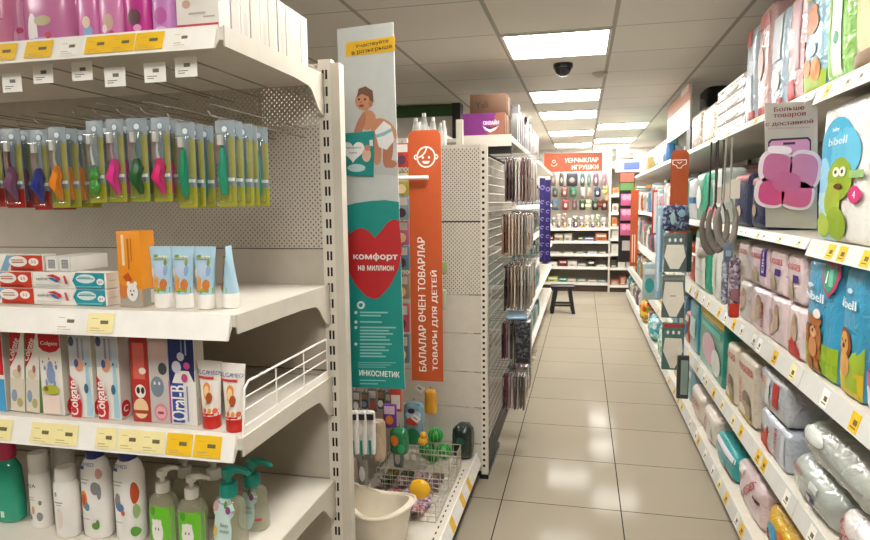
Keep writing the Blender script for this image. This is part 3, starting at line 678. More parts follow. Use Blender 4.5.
# round white bottle behind
x, h = LB(64, 470, 1.50); ct = LB(64, 444, 1.50)[1]
def e(t): cap(t, [(0, h-.004), (.026, h-.004), (.03, h+.004), (.03, ct-.004), (.027, ct), (0, ct)], M('#c9c4ba', .4))
bottle('lotion_bottle', 'white bottle with broad grey white cap standing behind the two slim ones', [(0, 0), (.03, 0), (.033, .004), (.033, h-.012), (.027, h-.002), (0, h)], 1, 1, WB, (), (), (x, 1.50, Z4), 0, None, 2, 'bottle', e)
x, h = LB(66, 478, 1.385); ct = LB(66, 466, 1.385)[1]
def e(t): cap(t, [(0, h-.003), (.026, h-.003), (.0265, h+.004), (.0265, ct-.006), (.022, ct), (0, ct)], M('#eeeae4', .4))
bottle('powder_bottle', 'short white powder bottle with faint lettering in front of the broad cap', [(0, 0), (.031, 0), (.034, .004), (.034, h-.016), (.029, h-.002), (0, h)], 1, .8, M('#f1eee9', .35), [(el(-.1, h*.35, .3, .03), '#ecdcd2'), (rz_(-.5, h*.62, .25, h*.64), '#8a8a92'), (rz_(-.3, h*.58, .15, h*.595), '#a09a96'), (el(-.3, h*.78, .12, .007), '#a0a4aa')], (), (x, 1.385, Z4), 0, None, 2.2, 'bottle', e)
# two tall white bottles with navy caps
for i, cx in enumerate((95, 128)):
    x, h = LB(cx, 455+2*i, 1.40); ct = h+.03
    def e(t): cap(t, [(0, h-.004), (.022, h-.004), (.0235, h+.002), (.0235, ct), (.019, ct+.006), (0, ct+.006)], M('#1c2a6a', .3))
    if i == 0: art = [(el(-.45, h*.48, .3, .026), '#e08a2a'), (el(-.45, h*.48, .17, .016), '#c2401c'), (el(-.2, h*.4, .2, .012), '#5a8aa0'), (el(.45, h*.64, .3, .018), '#8a8a8c'), (el(.66, h*.6, .12, .022), '#8a8a8c'), (el(.7, h*.82, .18, .014), '#d8a49c'), (el(.35, h*.17, .25, .01), '#5a8a3a'), (el(.5, h*.2, .1, .012), '#5a8a3a')]
    else: art = [(el(-.4, h*.48, .26, .02), '#7a7a7a'), (el(-.35, h*.54, .2, .014), '#8c8a86'), (el(-.2, h*.43, .3, .012), '#5a7aa8'), (el(.0, h*.37, .14, .008), '#c05a50'), (el(.75, h*.62, .2, .03), '#c2502a'), (el(.7, h*.15, .25, .014), '#5a9a3a'), (el(.8, h*.4, .15, .02), '#9ab87a')]
    art += [(rz_(-.8, h*.865, -.3, h*.9), '#3a5a9a'), (rz_(-.8, h*.74, .1, h*.752), '#a0a4a8'), (rz_(-.8, h*.70, 0, h*.712), '#a0a4a8'), (rz_(-.8, h*.25, 0, h*.26), '#b0b0b0')]
    bottle('shampoo_bottle', 'tall white shampoo bottle with dark blue cap, %s' % ('lion and elephant printed on it' if i == 0 else 'raccoon printed on it, beside the green soap'), [(0, 0), (.036, 0), (.041, .006), (.0425, h*.5), (.041, h*.82), (.033, h*.94), (.024, h*.99), (.02, h), (0, h)], 1, .68, M('#f3f0ec', .3), art, [('BIOMED', -.15, h*.93, .0085, '#3a5a9a')], (x, 1.40, Z4), R(-3), 'white bottles with dark blue caps', 2.5, 'bottle', e)
# pump soaps
GRN = M('#6cc02c', .35); CLR = M('#b8b69a', .1, 'haze', .42); WP = M('#e4e0d6', .35)
for i, (cx, py, yy) in enumerate(((163, 497, 1.40), (192, 503, 1.40))):
    x, h = LB(cx, py-6, yy)
    art = [(rz_(-.97, .012, .97, h*.78, 8), GRN), (el(-.35, h*.7, .22, .013), '#4f9a24'), (el(-.05, h*.3, .42, .035), '#eeeae2'), (el(-.3, h*.48, .1, .01), '#eeeae2'), (el(.2, h*.48, .1, .01), '#eeeae2'), (el(-.15, h*.36, .04, .004), '#3a3a3a'), (el(.08, h*.36, .04, .004), '#3a3a3a')]
    bottle('pump_soap', 'clear pump bottle with lime green bear label and white pump, %s' % ('beside the raccoon bottle' if i == 0 else 'next to the teal pump'), [(0, 0), (.033, 0), (.038, .006), (.039, h*.75), (.036, h*.87), (.026, h*.96), (.015, h), (0, h)], 1, .72, CLR, art, (), (x, yy, Z4), R(6*i), 'lime green pump soaps', 2.3, 'bottle', lambda t: pump(t, h, WP, 1.1, R(15 if i else 70)))
for i, (cx, py) in enumerate(((185, 476), (214, 478))):
    x, h = LB(cx, py, 1.56)
    bottle('pump_soap', 'clear pump bottle standing behind the lime green ones, %s' % ('nearer the raccoon bottle' if i == 0 else 'nearer the teal pumps'), [(0, 0), (.033, 0), (.037, .006), (.038, h*.75), (.034, h*.87), (.024, h*.96), (.015, h), (0, h)], 1, .8, CLR, (), (), (x, 1.56, Z4), 0, 'clear pump bottles at the back', 2.3, 'bottle', lambda t: pump(t, h, M('#cfccc0', .4), 1.2, R(20)))
TL = M('#1f9c8c', .3)
for i, (cx, py, yy) in enumerate(((229, 494, 1.385), (252, 484, 1.52))):
    x, h = LB(cx, py, yy)
    art = [(el(-.05, h*.82, .75, .035), '#b9d8d4'), (el(-.1, h*.5, .62, .06), '#c4dcd6'), (el(-.5, h*.86, .25, .012), '#c89aa4'), (el(.35, h*.82, .14, .01), '#8a3a7a'), (el(.2, h*.9, .1, .008), '#5a8a3a'), (el(-.55, h*.45, .15, .014), '#d8b84a'), (rz_(.5, h*.28, .8, h*.33), '#b8323a')]
    bottle('pump_soap', 'clear wasp waisted pump bottle with teal pump, %s' % ('front one lettered bio mio' if i == 0 else 'the one behind'), [(0, 0), (.042, 0), (.047, .006), (.048, h*.3), (.041, h*.58), (.0405, h*.64), (.044, h*.8), (.038, h*.92), (.02, h*.985), (.016, h), (0, h)], 1, .7, CLR, art, [('bio', .1, h*.58, .011, '#3a4a44'), ('mio', .1, h*.48, .010, '#3a4a44')], (x, yy, Z4), R(-4), 'teal pump bottles', 2.1, 'bottle', lambda t: pump(t, h-.002, TL, 1.35, R(12)))
# ------------------------------------------------------------ top shelf
def TB(x0, x1, py, Y, label, c, art, hh=.2, sq=3.0, capc='#d8a0c0', wd=()):
    a, d = at(x0, py, Y=Y).x, at(x1, py, Y=Y).x; r = (d-a)/2
    bottle('shampoo_bottle', label, [(0, 0), (r*.93, 0), (r, .006), (r, hh*.8), (r*.8, hh*.93), (r*.45, hh), (0, hh)], 1, .62, M(c, .25), art, wd, ((a+d)/2, Y, ZT), 0, None, sq, 'bottle',
           lambda t: cap(t, [(0, hh-.002), (r*.42, hh-.002), (r*.42, hh+.035), (r*.36, hh+.04), (0, hh+.04)], M(capc, .35)))
TB(-22, 14, 40, 1.37, 'pink bottle with a red haired figure at the edge of the top shelf', '#d88aa8', [(el(-.1, .03, .22, .045), '#e8e4e0'), (el(-.35, .06, .3, .03), '#b03040'), (el(.3, .045, .12, .01), '#b0285a'), (rz_(-.9, .0705, .9, .075), '#c05a80')])
TB(15, 31, 39, 1.385, 'narrow pink bottle between the red figure and the large violet one', '#d890b8', [(el(.3, .05, .4, .008), '#c02a60'), (el(-.2, .03, .3, .02), '#e0b0cc')])
TB(32, 78, 37, 1.37, 'large pink and violet bottle on the top shelf above the yellow tags', '#cf7fae', [(el(-.35, .025, .22, .05), '#e4dcdc'), (el(0, .005, .8, .012), '#b49ad0'), (el(.1, .055, .35, .012), '#b8a878'), (el(.3, .02, .12, .008), '#c4284e')])
TB(81, 102, 33, 1.37, 'pink bottle with a blue dressed princess figure', '#d87cb4', [(el(.2, .028, .4, .016), '#8ab4d8'), (el(.1, .05, .35, .014), '#e8d0b8'), (el(-.1, .008, .6, .006), '#e6c0dc')])
TB(103, 127, 31, 1.37, 'pink bottle with golden flowers beside the blue princess', '#dc8abc', [(el(0, .045, .4, .02), '#d8b09a'), (el(.2, .02, .2, .006), '#c0407a'), (el(-.3, .03, .2, .01), '#f0d8e4')])
TB(128, 154, 29, 1.37, 'magenta bottle second from the white carton', '#c83a94', [(el(0, .05, .5, .02), '#6a3a4a'), (el(.2, .026, .3, .008), '#e49ac8')])
TB(155, 176, 27, 1.37, 'pale violet and pink bottle next to the white carton', '#cf8ccc', [(el(0, .05, .6, .02), '#c060a8'), (el(0, .02, .5, .006), '#e0b8e0')])
a, d = at(177, 25, Y=1.36).x, at(219, 25, Y=1.36).x
pack('carton', 'white carton with a red band, front one of the row on the top shelf', 'carton', d-a, .05, .16, '#e9e4dc', [('r', 0, .05, 1, .17, '#c4404c'), ('r', .1, .08, .6, .12, '#d8848a'), ('e', .25, .45, .1, .06, '#d0a89a'), ('r', .3, .3, .7, .33, '#b8b0a8'), ('r', .65, .25, .92, .27, '#b8b0a8')], right=[('r', 0, 0, 1, 1, '#d4cec6')], loc=((a+d)/2, 1.36, ZT), group='white cartons on the top shelf')
y = 1.415
for i in range(9):
    dd = .046 if i else .04
    pack('carton', 'pale cardboard carton on the top shelf, %s behind the red banded one' % OR[i], 'carton', d-a+random.uniform(-.004, .004), dd, .165, '#b9b2a8', right=[('r', .02, .02, .9, .98, '#c6beb4'), ('r', .86, 0, 1, 1, '#e6e1d8'), ('r', .8, .0, .98, .08, '#9c3038')] if i % 2 == 0 else [('r', .03, .02, .95, .98, '#cac3b8'), ('r', .3, .1, .7, .5, '#bdb6aa')], loc=((a+d)/2, y, ZT), group='white cartons on the top shelf')
    y += dd+.003
# ------------------------------------------------------------ hanging boards between the gondolas
def board(name, label, cat, Y, outline, m, th=.004):
    """upright board facing the camera: outline in world x,z; returns (root, flat print builder, matrix maker)"""
    t = thing(name, label, cat, (0, 0, 0))
    cx = sum(q[0] for q in outline)/len(outline); z0 = min(q[1] for q in outline)
    t.location = (cx, Y, z0)
    b = B(); b.prism([(q[0]-cx, q[1]-z0) for q in outline], 1, 0, th, m)
    return t, b, (cx, z0)
def ink(Y, o, k): return T(-o[0], -.0005*k-.0003, -o[1])
def W(px, py, Y): q = at(px, py, Y=Y); return (q.x, q.z)
def wtext(b, s, px, py, Y, o, k, hpx, c, rot=0, wpx=None, bold=.025):
    """lettering hpx pixels tall centred where the photo shows it, drawn on the plane Y"""
    q = at(px, py, Y=Y); sc = abs(at(px, py-10, Y=Y).z-q.z)/10
    g, fs, gw = glyphs(s, 0); h = hpx*sc; sx = h if not wpx else wpx*sc/gw; lw = bold*.9*h
    cc, ss = math.cos(rot), math.sin(rot)
    for n_, e in enumerate((-lw, 0, lw)): b.add([(q.x+(x*sx+e)*cc-y*h*ss, -l, q.z+(x*sx+e)*ss+y*h*cc) for x, y, l in g], fs, M(c, .5), ink(Y, o, k+.36*n_), False)
    if bold > .03:
        for n_, e in enumerate((-lw, lw)): b.add([(q.x+x*sx*cc-(y*h+e)*ss, -l, q.z+x*sx*ss+(y*h+e)*cc) for x, y, l in g], fs, M(c, .5), ink(Y, o, k+1.1+.36*n_), False)
YP = 2.05
tl, tr, br, bl = W(337, 29, YP), W(393, 22, YP), W(405, 389, YP), W(349, 387, YP)
t, b, o = board('poster', 'tall teal nappy poster with a crawling baby and red heart beside the post', 'poster', YP, [bl, br, tr, tl], M('#c6cbc8', .4))
P = lambda pts, c, k, Y=YP: b.flat([W(x, y, Y) for x, y in pts], M(c, .45), ink(Y, o, k))
O = lambda px, py, rx, ry, c, k, rot=0, Y=YP: b.flat([W(px+rx*math.cos(a)*math.cos(rot)-ry*math.sin(a)*math.sin(rot), py+rx*math.cos(a)*math.sin(rot)+ry*math.sin(a)*math.cos(rot), Y) for a in [-2*PI*i/20 for i in range(20)]], M(c, .45), ink(Y, o, k))
P([(349, 387), (405, 389), (399, 202), (385, 200), (370, 201), (356, 203), (344, 206)], '#159088', 1)
P([(343, 172), (398, 176), (398, 160), (343, 158)], '#b9bcbb', 1)
P([(346, 43), (346, 57), (395, 51), (395, 36)], '#e8b820', 1)
wtext(b, 'Участвуйте', 372, 44, YP, o, 2, 4.6, '#241d10', .1, 36); wtext(b, 'в розыгрыше', 372, 50.5, YP, o, 2, 4.4, '#241d10', .1, 44)
SK, SK2, HR = '#c58a68', '#b3765a', '#6d4a34'
O(388, 152, 5, 16, SK2, 2, .1); O(376, 150, 5.5, 15, SK, 3, -.12); O(391, 164, 6, 4, SK2, 3)
O(384, 131, 15, 10.5, SK, 4, .75); O(368, 120, 8, 10, SK, 5, .2); O(360, 127, 4, 15, SK2, 6, .35); O(354, 139, 4.5, 3.5, SK, 7)
P([(375, 131), (379, 147), (387, 150), (395, 140), (391, 126), (384, 121)], '#e8e8e6', 5); P([(376, 138), (384, 136), (393, 131), (392, 128), (384, 132), (376, 135)], '#8fb8c4', 6)
O(364, 101, 8.5, 9.5, SK, 7, .1); P([(357, 98), (359, 89), (366, 86.5), (373, 91), (374, 102), (371, 104), (369, 97), (362, 94)], HR, 8); O(371, 104, 2.2, 3, SK2, 9)
O(359.5, 99.5, 1.1, 1.2, '#2c201a', 9); O(365.5, 99.5, 1.1, 1.2, '#2c201a', 9); O(362, 106, 2.6, 1.4, '#8c3a34', 9); O(361.5, 102.5, 1.2, 1, SK2, 9)
P([(340, 134), (341, 175), (374, 177), (375, 131)], '#128a86', 9)
def heart(cx, cy, w, h, c, k, tilt=0):
    q = []
    for i in range(40):
        a = 2*PI*i/40; x = 16*math.sin(a)**3/16; y = (13*math.cos(a)-5*math.cos(2*a)-2*math.cos(3*a)-math.cos(4*a))/17
        q.append((cx+x*w/2, cy-y*h/2+x*tilt))
    P(q, c, k)
heart(353.5, 151, 23, 25, '#efefec', 10); wtext(b, 'Pampers', 353.5, 148, YP, o, 11, 3, '#2f8c84', 0, 17); wtext(b, 'baby', 354, 153, YP, o, 11, 2.6, '#2f8c84', 0, 8)
O(367, 155, 4.5, 7, '#d8b4a0', 10); O(368, 148, 3, 3, SK, 11); O(357, 168, 9, 4, '#b8d8d8', 10); O(344.5, 168, 2.6, 2.6, '#c03048', 10); P([(370, 140), (370, 146), (373.5, 146), (373.5, 140)], '#e0e4e8', 10)
P([(347, 226), (350, 234), (356, 229), (362, 228), (369, 231), (375, 238), (381, 231), (388, 222), (394, 219), (399.5, 221), (402, 250), (399, 268), (390, 286), (380, 297), (374, 299), (366, 296), (355, 284), (349, 272)][::1], '#c0262a', 2)
wtext(b, 'комфорт', 375.5, 257, YP, o, 4, 7.5, '#f0ece6', 0, 46, .05); wtext(b, 'на миллион', 376, 268, YP, o, 4, 5, '#f0ece6', 0, 37, .04)
O(361, 305, 4, 4, '#cfe8e6', 2); O(361, 305, 2, 2, '#159088', 3)
for y, n, x1 in ((312.5, 2, 388), (322, 1, 382), (327.5, 5, 396), (344, 5, 392)):
    O(356, y, 1.6, 1.6, '#d8ecea', 2)
    for k in range(n):
        yy = y-1+3.1*k; xe = x1-(k*7 % 11)
        P([(360, yy), (360, yy+1.5), (xe, yy+1.8), (xe, yy+.3)], '#8cc8c4', 2)
for k in range(3): P([(358, 362+2.2*k), (358, 363+2.2*k), (396-5*k, 363.2+2.2*k), (396-5*k, 362.2+2.2*k)], '#6fb8b4', 2)
wtext(b, 'ИНКОСМЕТИК', 379.5, 373.5, YP, o, 3, 5.6, '#f0f2ee', 0, 41, .04); P([(360, 379.5), (360, 380.6), (386, 381), (386, 380)], '#8cc8c4', 2); P([(360, 383), (360, 384), (378, 384.3), (378, 383.3)], '#8cc8c4', 2)
bd = b.build('board', t)

def rounded(x0, z0, x1, z1, r):
    q = [(x0, z0), (x1, z0)]
    for cx, a0 in ((x1-r, 0), (x0+r, PI/2)):
        for i in range(7): q.append((cx+r*math.cos(a0+PI/2*i/6), z1-r+r*math.sin(a0+PI/2*i/6)))
    return q
ORG = M('#b04c20', .45)
YO = 2.70
a = at(410, 256, Y=YO).x; c = at(442, 256, Y=YO).x; z1 = at(426, 130, Y=YO).z; z0 = at(426, 381, Y=YO).z
t, b, o = board('hanging_sign', 'tall orange sign with a baby face and upright white lettering beside the teal poster', 'sign', YO, rounded(a, z0, c, z1, .03), ORG)
WH = M('#f2e6dc', .5)
fc = at(426, 157, Y=YO); s_ = abs(at(426, 147, Y=YO).z-fc.z)/10
mx = ink(YO, o, 1)
b.ring(fc.x, fc.z, 8.6*s_, 10*s_, WH, mx, 28, e=1.08)
b.ring(fc.x-10*s_, fc.z, 1.5*s_, 2.8*s_, WH, mx, 12, PI/2, 3*PI/2); b.ring(fc.x+10*s_, fc.z, 1.5*s_, 2.8*s_, WH, mx, 12, -PI/2, PI/2)
b.ring(fc.x-11*s_, fc.z+11*s_, 11*s_, 12.4*s_, WH, mx, 14, -1.35, -.12)
for dx in (-3.2, 3.2): b.oval(fc.x+dx*s_, fc.z-.5*s_, 1.2*s_, 1.3*s_, WH, mx, 10)
b.flat([(fc.x+4*s_*math.cos(q), fc.z-4*s_+3*s_*math.sin(q)) for q in [PI+PI*i/8 for i in range(9)]], WH, mx)
wtext(b, 'БАЛАЛАР ӨЧЕН ТОВАРЛАР', 422, 305, YO, o, 1, 7.6, '#f2e6dc', PI/2, 134, .03)
wtext(b, 'ТОВАРЫ ДЛЯ ДЕТЕЙ', 434.5, 321, YO, o, 1, 7.6, '#f2e6dc', PI/2, 100, .03)
b.build('board', t)
q = at(428, 177.5, Y=YO-.02); cx, zz0 = o
B().tube([(-1.02-cx, -.02, q.z-z0), (q.x-cx, -.02, q.z-z0)], .009, M('#efece6', .3), 12).build('bracket_rod', t)
# ------------------------------------------------------------ bay with toys and potty
bay = thing('shelving_gondola', 'white shelving bay with low base shelf between slotted post and end panel', 'shelving', (-1.04, 2.66, 0)); bo = Vector((-1.04, 2.66, 0))
ZB = .15; XB = -.565
gp(B().box(-1.04, 1.95, .05, -1.03, 3.40, 1.95, M('#8d8577', .6)), 'back_panel', bay, bo)
bs = gp(B().box(-1.03, 1.95, .02, XB, 3.40, ZB, STL), 'base_shelf', bay, bo)
b = B(); b.prism([(XB, ZB+.003), (XB+.006, ZB+.003), (XB+.03, ZB-.06), (XB+.024, ZB-.06)], 1, 1.95, 3.40, WHT); rl = gp(b, 'price_rail', bs, bo)
for i, y in enumerate((2.62, 2.72, 2.86, 2.95, 3.04, 3.17)):
    b = B(); b.prism([(XB+.0075, ZB-.002), (XB+.0085, ZB-.002), (XB+.0295, ZB-.056), (XB+.0285, ZB-.056)], 1, y, y+.06, TAGY if i % 2 == 0 else TAGW); gp(b, 'price_tag', rl, bo)
b = B()
for k in range(24): b.box(XB-.03, 2.0+.05*k, ZB, XB-.024, 2.02+.05*k, ZB+.0006, HOLE); 
gp(b, 'slot_row', bs, bo)
E_ = ZB+EPS
# potty: an oval tub whose rim dips at the sides and rises to a guard
t = thing('potty', 'cream plastic potty on the base shelf next to the slotted post', 'potty', (-.818, 2.43, E_))
RIM = lambda a: .135+(.035 if math.cos(a) > 0 else .075)*math.cos(a)**2
b = B(); n = 40; N = 8; vs = []; fs = []
PM = M('#ddd3bf', .3)
for i in range(N+1):
    f = i/N
    for j in range(n):
        a = 2*PI*j/n; rim = RIM(a); s1 = .8+.2*f+(.06*f**6)
        vs.append((.142*s1*math.cos(a), .115*s1*math.sin(a), rim*f))
for i in range(N+1):
    f = 1-i/N
    for j in range(n):
        a = 2*PI*j/n; rim = RIM(a); s1 = (.78+.2*f)*.93
        vs.append((.142*s1*math.cos(a), .115*s1*math.sin(a), .03+(rim-.026)*f))
for i in range(2*N+1):
    for j in range(n): fs.append((i*n+j, i*n+(j+1) % n, (i+1)*n+(j+1) % n, (i+1)*n+j))
fs.append(tuple(range(n-1, -1, -1))); fs.append(tuple((2*N+1)*n+j for j in range(n)))
b.add(vs, fs, PM); b.build('tub', t)
B().tube([(.155*math.cos(x), .124*math.sin(x), RIM(x)+.002) for x in [2*PI*j/36 for j in range(36)]], .007, PM, 8, True).build('rim', t)
# wire baskets / dividers on the shelf
WR = M('#d9d4ca', .3, 'metal')
def wire_rack(label, y0, y1, hh):
    t = thing('wire_basket', label, 'wire basket', (-.8, (y0+y1)/2, E_)); b = B(); x0, x1 = -.17, .19; h2 = (y1-y0)/2
    for z in (.003, hh*.5, hh): b.tube([(x0, -h2, z), (x1, -h2, z), (x1, h2, z), (x0, h2, z)], .0025, WR, 5, True)
    b.build('rim_wire', t); b = B()
    for k in range(10): x = x0+(x1-x0)*k/9; b.tube([(x, -h2, hh), (x, -h2, .003), (x, h2, .003), (x, h2, hh)], .0018, WR, 5)
    for k in range(1, 5): y = -h2+2*h2*k/5; b.tube([(x0, y, hh), (x0, y, .003), (x1, y, .003), (x1, y, hh)], .0018, WR, 5)
    b.build('wire_mesh', t)
wire_rack('wire basket of small toys behind the cream potty', 2.59, 2.83, .09); wire_rack('middle wire basket on the base shelf', 2.86, 3.06, .11); wire_rack('wire basket in front of the green ball nets', 3.08, 3.18, .13)
# yellow toy
q = at(420, 489, Y=2.55)
t = thing('bath_toy', 'round bright yellow bath toy on the wire basket', 'toy', (q.x, 2.55, q.z-.045))
YL = M('#e8b024', .3); b = B(); b.ball((0, 0, .045), (.047, .02, .045), YL, 20); b.build('disc', t)
B().tube([(-.03, .005, .02), (-.055, .005, 0), (-.075, .01, -.02)], [.012, .009, .007], YL, 8).build('handle', t)
MOT = [M('#a8506a', .5, 'motley', (60, '#6a4a58', '#c9a0a8', '#5a6a48', '#c8707a')), M('#6a4a8a', .5, 'motley', (70, '#c08ab0', '#d8d0d8', '#8a5a6a')), M('#5a4a40', .5, 'motley', (50, '#8a6a5a', '#b0a090', '#3a4a40'))]
cols = ['pink', 'violet', 'brown']
k = 0
spots = [(-.93+.075*(q % 4)+.012*(q // 4 % 2), 2.635+.075*(q // 4 % 3), q // 12) for q in range(15)]
WORDS = ['behind the potty', 'second behind the potty', 'third behind the potty', 'under the yellow toy', 'in the middle row by the wall', 'second in the middle row', 'third in the middle row', 'at the middle row end', 'in the far row by the wall', 'second in the far row', 'third in the far row', 'at the far row end', 'on top by the wall', 'on top in the centre', 'on top near the rim']
for (x, y, up) in spots:
    m = MOT[k % 3]
    o_ = pack('bagged_toy', 'small %s bagged toy in the wire basket, %s' % (cols[k % 3], WORDS[k]), 'toy', .072, .066, .034, m, r=.014, bulge=.003, wr=.003, seed=k, loc=(x, y-.033, E_+.014+.04*up), rot=(0, 0, R(random.uniform(-3, 3))), group='bagged toys in the baskets', kind='film'); k += 1
MW = ['dull green', 'grey pink', 'brown', 'plum', 'ochre']; MH = [('#3f4a34', '#6a7a50', '#2e3228'), ('#9a7a7c', '#c0a4a4', '#6a4a50'), ('#4a3a30', '#7a6450', '#2c2420'), ('#5a3a4a', '#8a6a80', '#3a2430'), ('#8a7030', '#b09848', '#5a4a28')]
for i in range(8):
    x = -.925+.078*(i % 4); y = 2.90+.075*(i // 4 % 2); up = 0; c = MH[i % 5]
    pack('bagged_toy', '%s bagged toy in the middle wire basket, %s' % (MW[i % 5], ['front row by the wall', 'second in the front row', 'third in the front row', 'front row end', 'back row by the wall', 'second in the back row', 'third in the back row', 'back row end', 'on top by the wall', 'second on top', 'third on top', 'on top near the price rail'][i]), 'toy', .074, .068, .045, M(c[0], .3, 'motley', (55, c[1], c[2], c[0])), r=.016, bulge=.003, wr=.004, seed=20+i, loc=(x, y-.034, E_+.014+.05*up), rz=0, group='dark bagged toys')
# green balls in nets and the dark bag
for i, (bx, by, bz, r) in enumerate(((-.822, 3.29, .003, .044), (-.772, 3.288, .086, .042), (-.728, 3.288, .003, .041), (-.772, 3.219, .003, .032))):
    t = thing('netted_ball', 'bright green netted ball at the base shelf end, %s' % ['beside the hanging duck', 'top one', 'touching the dark bag', 'lowest one in front'][i], 'ball', (bx, by, E_+.002+bz), 0, 'green netted balls')
    B().ball((0, 0, r), r, M('#1f8a34', .35), 16).build('ball', t)
    b = B(); 
    for k in range(6): a = PI*k/6; b.tube([((r+.002)*math.cos(u)*math.cos(a), (r+.002)*math.cos(u)*math.sin(a), r+(r+.002)*math.sin(u)) for u in [2*PI*j/20 for j in range(20)]], .0016, M('#6fd07a', .4), 4, True)
    b.build('net', t)
q = at(463, 456, Y=3.3)
pack('toy_bag', 'dark green black bag beside the green balls at the shelf corner', 'bag', .13, .1, .2, M('#10251f', .3, 'film'), [('e', .5, .6, .25, .12, '#1f4a3c')], r=.03, bulge=.012, wr=.006, seed=5, loc=(q.x-.008, 3.285, E_+.001), rz=R(-4), kind='film')
# goods hanging on the back panel of the bay
def hanger(px0, py0, px1, py1, Y, label, m, front=(), name='hanging_pack', cat='hanging pack', d=.02, **kw):
    a, c = at(px0, (py0+py1)/2, Y=Y).x, at(px1, (py0+py1)/2, Y=Y).x; zt, zb = at((px0+px1)/2, py0, Y=Y).z, at((px0+px1)/2, py1, Y=Y).z
    t = thing(name, label, cat, ((a+c)/2, Y, zb)); h = zt-zb
    o_ = pack('bag', None, None, c-a, d, h, m, front, parent=t, **kw)
    B().tube([((a+c)/2*0, d/2, h), (0, d/2, h+.012)], .003, CHR, 6).build('hang_loop', t)
    return t
LIN = M('#e6e1d8', .5, 'film')
for i, (x0, x1, yy, m) in enumerate(((343, 358, 2.30, '#e8e4dc'), (352, 366, 2.36, '#dcd8d2'), (360, 375, 2.42, '#e9e6e0'))):
    hanger(x0, 411, x1, 455, yy, 'white bagged spoon set with teal handles on the bay hook, %s' % ['next to the post', 'middle one', 'outer one'][i], M(m, .3, 'film'), [('r', .1, .82, .95, .95, '#2a2a2c'), ('r', .2, .02, .4, .36, '#2f9a94'), ('r', .6, .02, .8, .36, '#2f9a94'), ('e', .5, .62, .36, .16, '#f4f2ee')], r=.008, bulge=.004, group=None)
hanger(371, 420, 385, 462, 2.5, 'beige bagged sponge hanging beside the white spoons', M('#b8a288', .35, 'film'), [('e', .5, .4, .38, .34, '#c9b59a')], d=.03, r=.012, bulge=.008)
hanger(383, 405, 396, 428, 2.62, 'violet card with a toy hanging above the green bags', M('#6a3a9a', .4), [('r', .1, .6, .9, .95, '#e0c0d8'), ('e', .5, .35, .3, .2, '#d8842a')], r=.003)
hanger(390, 378, 401, 412, 2.7, 'red and white carded toy hanging behind the poster foot', M('#c24a3a', .4), [('r', .1, .1, .9, .5, '#e8dccb')], r=.003)
hanger(388, 428, 408, 456, 2.72, 'green bagged bath toy hanging below the violet card', M('#1f7a4a', .25, 'film'), [('e', .3, .6, .25, .2, '#e07a2a'), ('e', .7, .3, .2, .2, '#2fa060')], d=.05, r=.02, bulge=.008, wr=.003)
t = hanger(402, 402, 424, 446, 2.86, 'clear bagged bath set with a red crab and blue whale', M('#7fa8b8', .2, 'film'), [('e', .55, .75, .42, .12, '#b8d0e4'), ('e', .5, .6, .35, .1, '#c8443a'), ('e', .5, .25, .4, .2, '#1f7a4a'), ('e', .45, .85, .2, .06, '#2a2f38')], d=.05, r=.02, bulge=.01, wr=.003)
q = at(425, 437, Y=2.84)
t = thing('rubber_duck', 'small yellow duck in a clear pouch hanging beside the bath set', 'toy', (q.x, 2.80, q.z-.03))
B().ball((0, 0, .025), (.024, .018, .022), YL, 14).build('body', t); B().ball((.004, -.004, .055), .0165, YL, 12).build('head', t); B().ball((.02, -.012, .052), (.009, .006, .004), M('#dc6a1c', .4), 8).build('beak', t); B().tube([(0, 0, .07), (0, 0, .1)], .0025, CHR, 5).build('hang_loop', t)
hanger(424, 390, 436, 415, 3.0, 'orange yellow float hanging at the edge of the orange sign', M('#d89a2a', .4), [], d=.03, r=.012, bulge=.006)
for i, (px, py, yy) in enumerate(((418, 388, 2.8), (414, 418, 2.78))):
    q = at(px, py, Y=yy); pack('price_ticket', 'white slanted price ticket clipped to the hook, %s' % ['upper one below the orange sign', 'lower one before the bath set'][i], 'ticket', .04, .002, .03, '#e8e6e0', [('r', .2, .4, .7, .6, '#4a4a4a')], loc=(q.x, yy, q.z-.015), rot=(0, R(35), 0))
# cluttered packs seen in the slit between poster and orange sign
SL = [('#b8322a', 'red'), ('#a89a3a', 'mustard'), ('#8aa8b8', 'pale blue'), ('#c86a8a', 'pink'), ('#5a8aa0', 'blue'), ('#a08a6a', 'tan'), ('#c85a6a', 'coral'), ('#6a7a8a', 'slate')]
yy0 = (143, 172, 196, 221, 246, 275, 304, 335)
for i, (c, wd) in enumerate(SL):
    hanger(394, yy0[i], 409, yy0[i]+(24 if i < 6 else 28), 2.9+.03*(i % 2), '%s carded toy hanging in the gap between poster and orange sign' % wd, M(c, .35, 'film'), [('r', .1, .62, .9, .94, '#d8d4cc'), ('e', .5, .3, .3, .2, '#e6d0a0' if i % 2 else '#5a3a4a')], r=.003, d=.03)
# things that peek out past the orange sign
for i, (x0, y0, x1, y1, c, wd) in enumerate(((440, 262, 447, 274, '#8a9a6a', 'olive'), (440, 290, 446, 310, '#a8b09a', 'grey green'))):
    hanger(x0-8, y0, x1, y1, 3.1, 'small %s pouch peeking out beside the orange sign' % wd, M(c, .35), [], r=.006, d=.02)

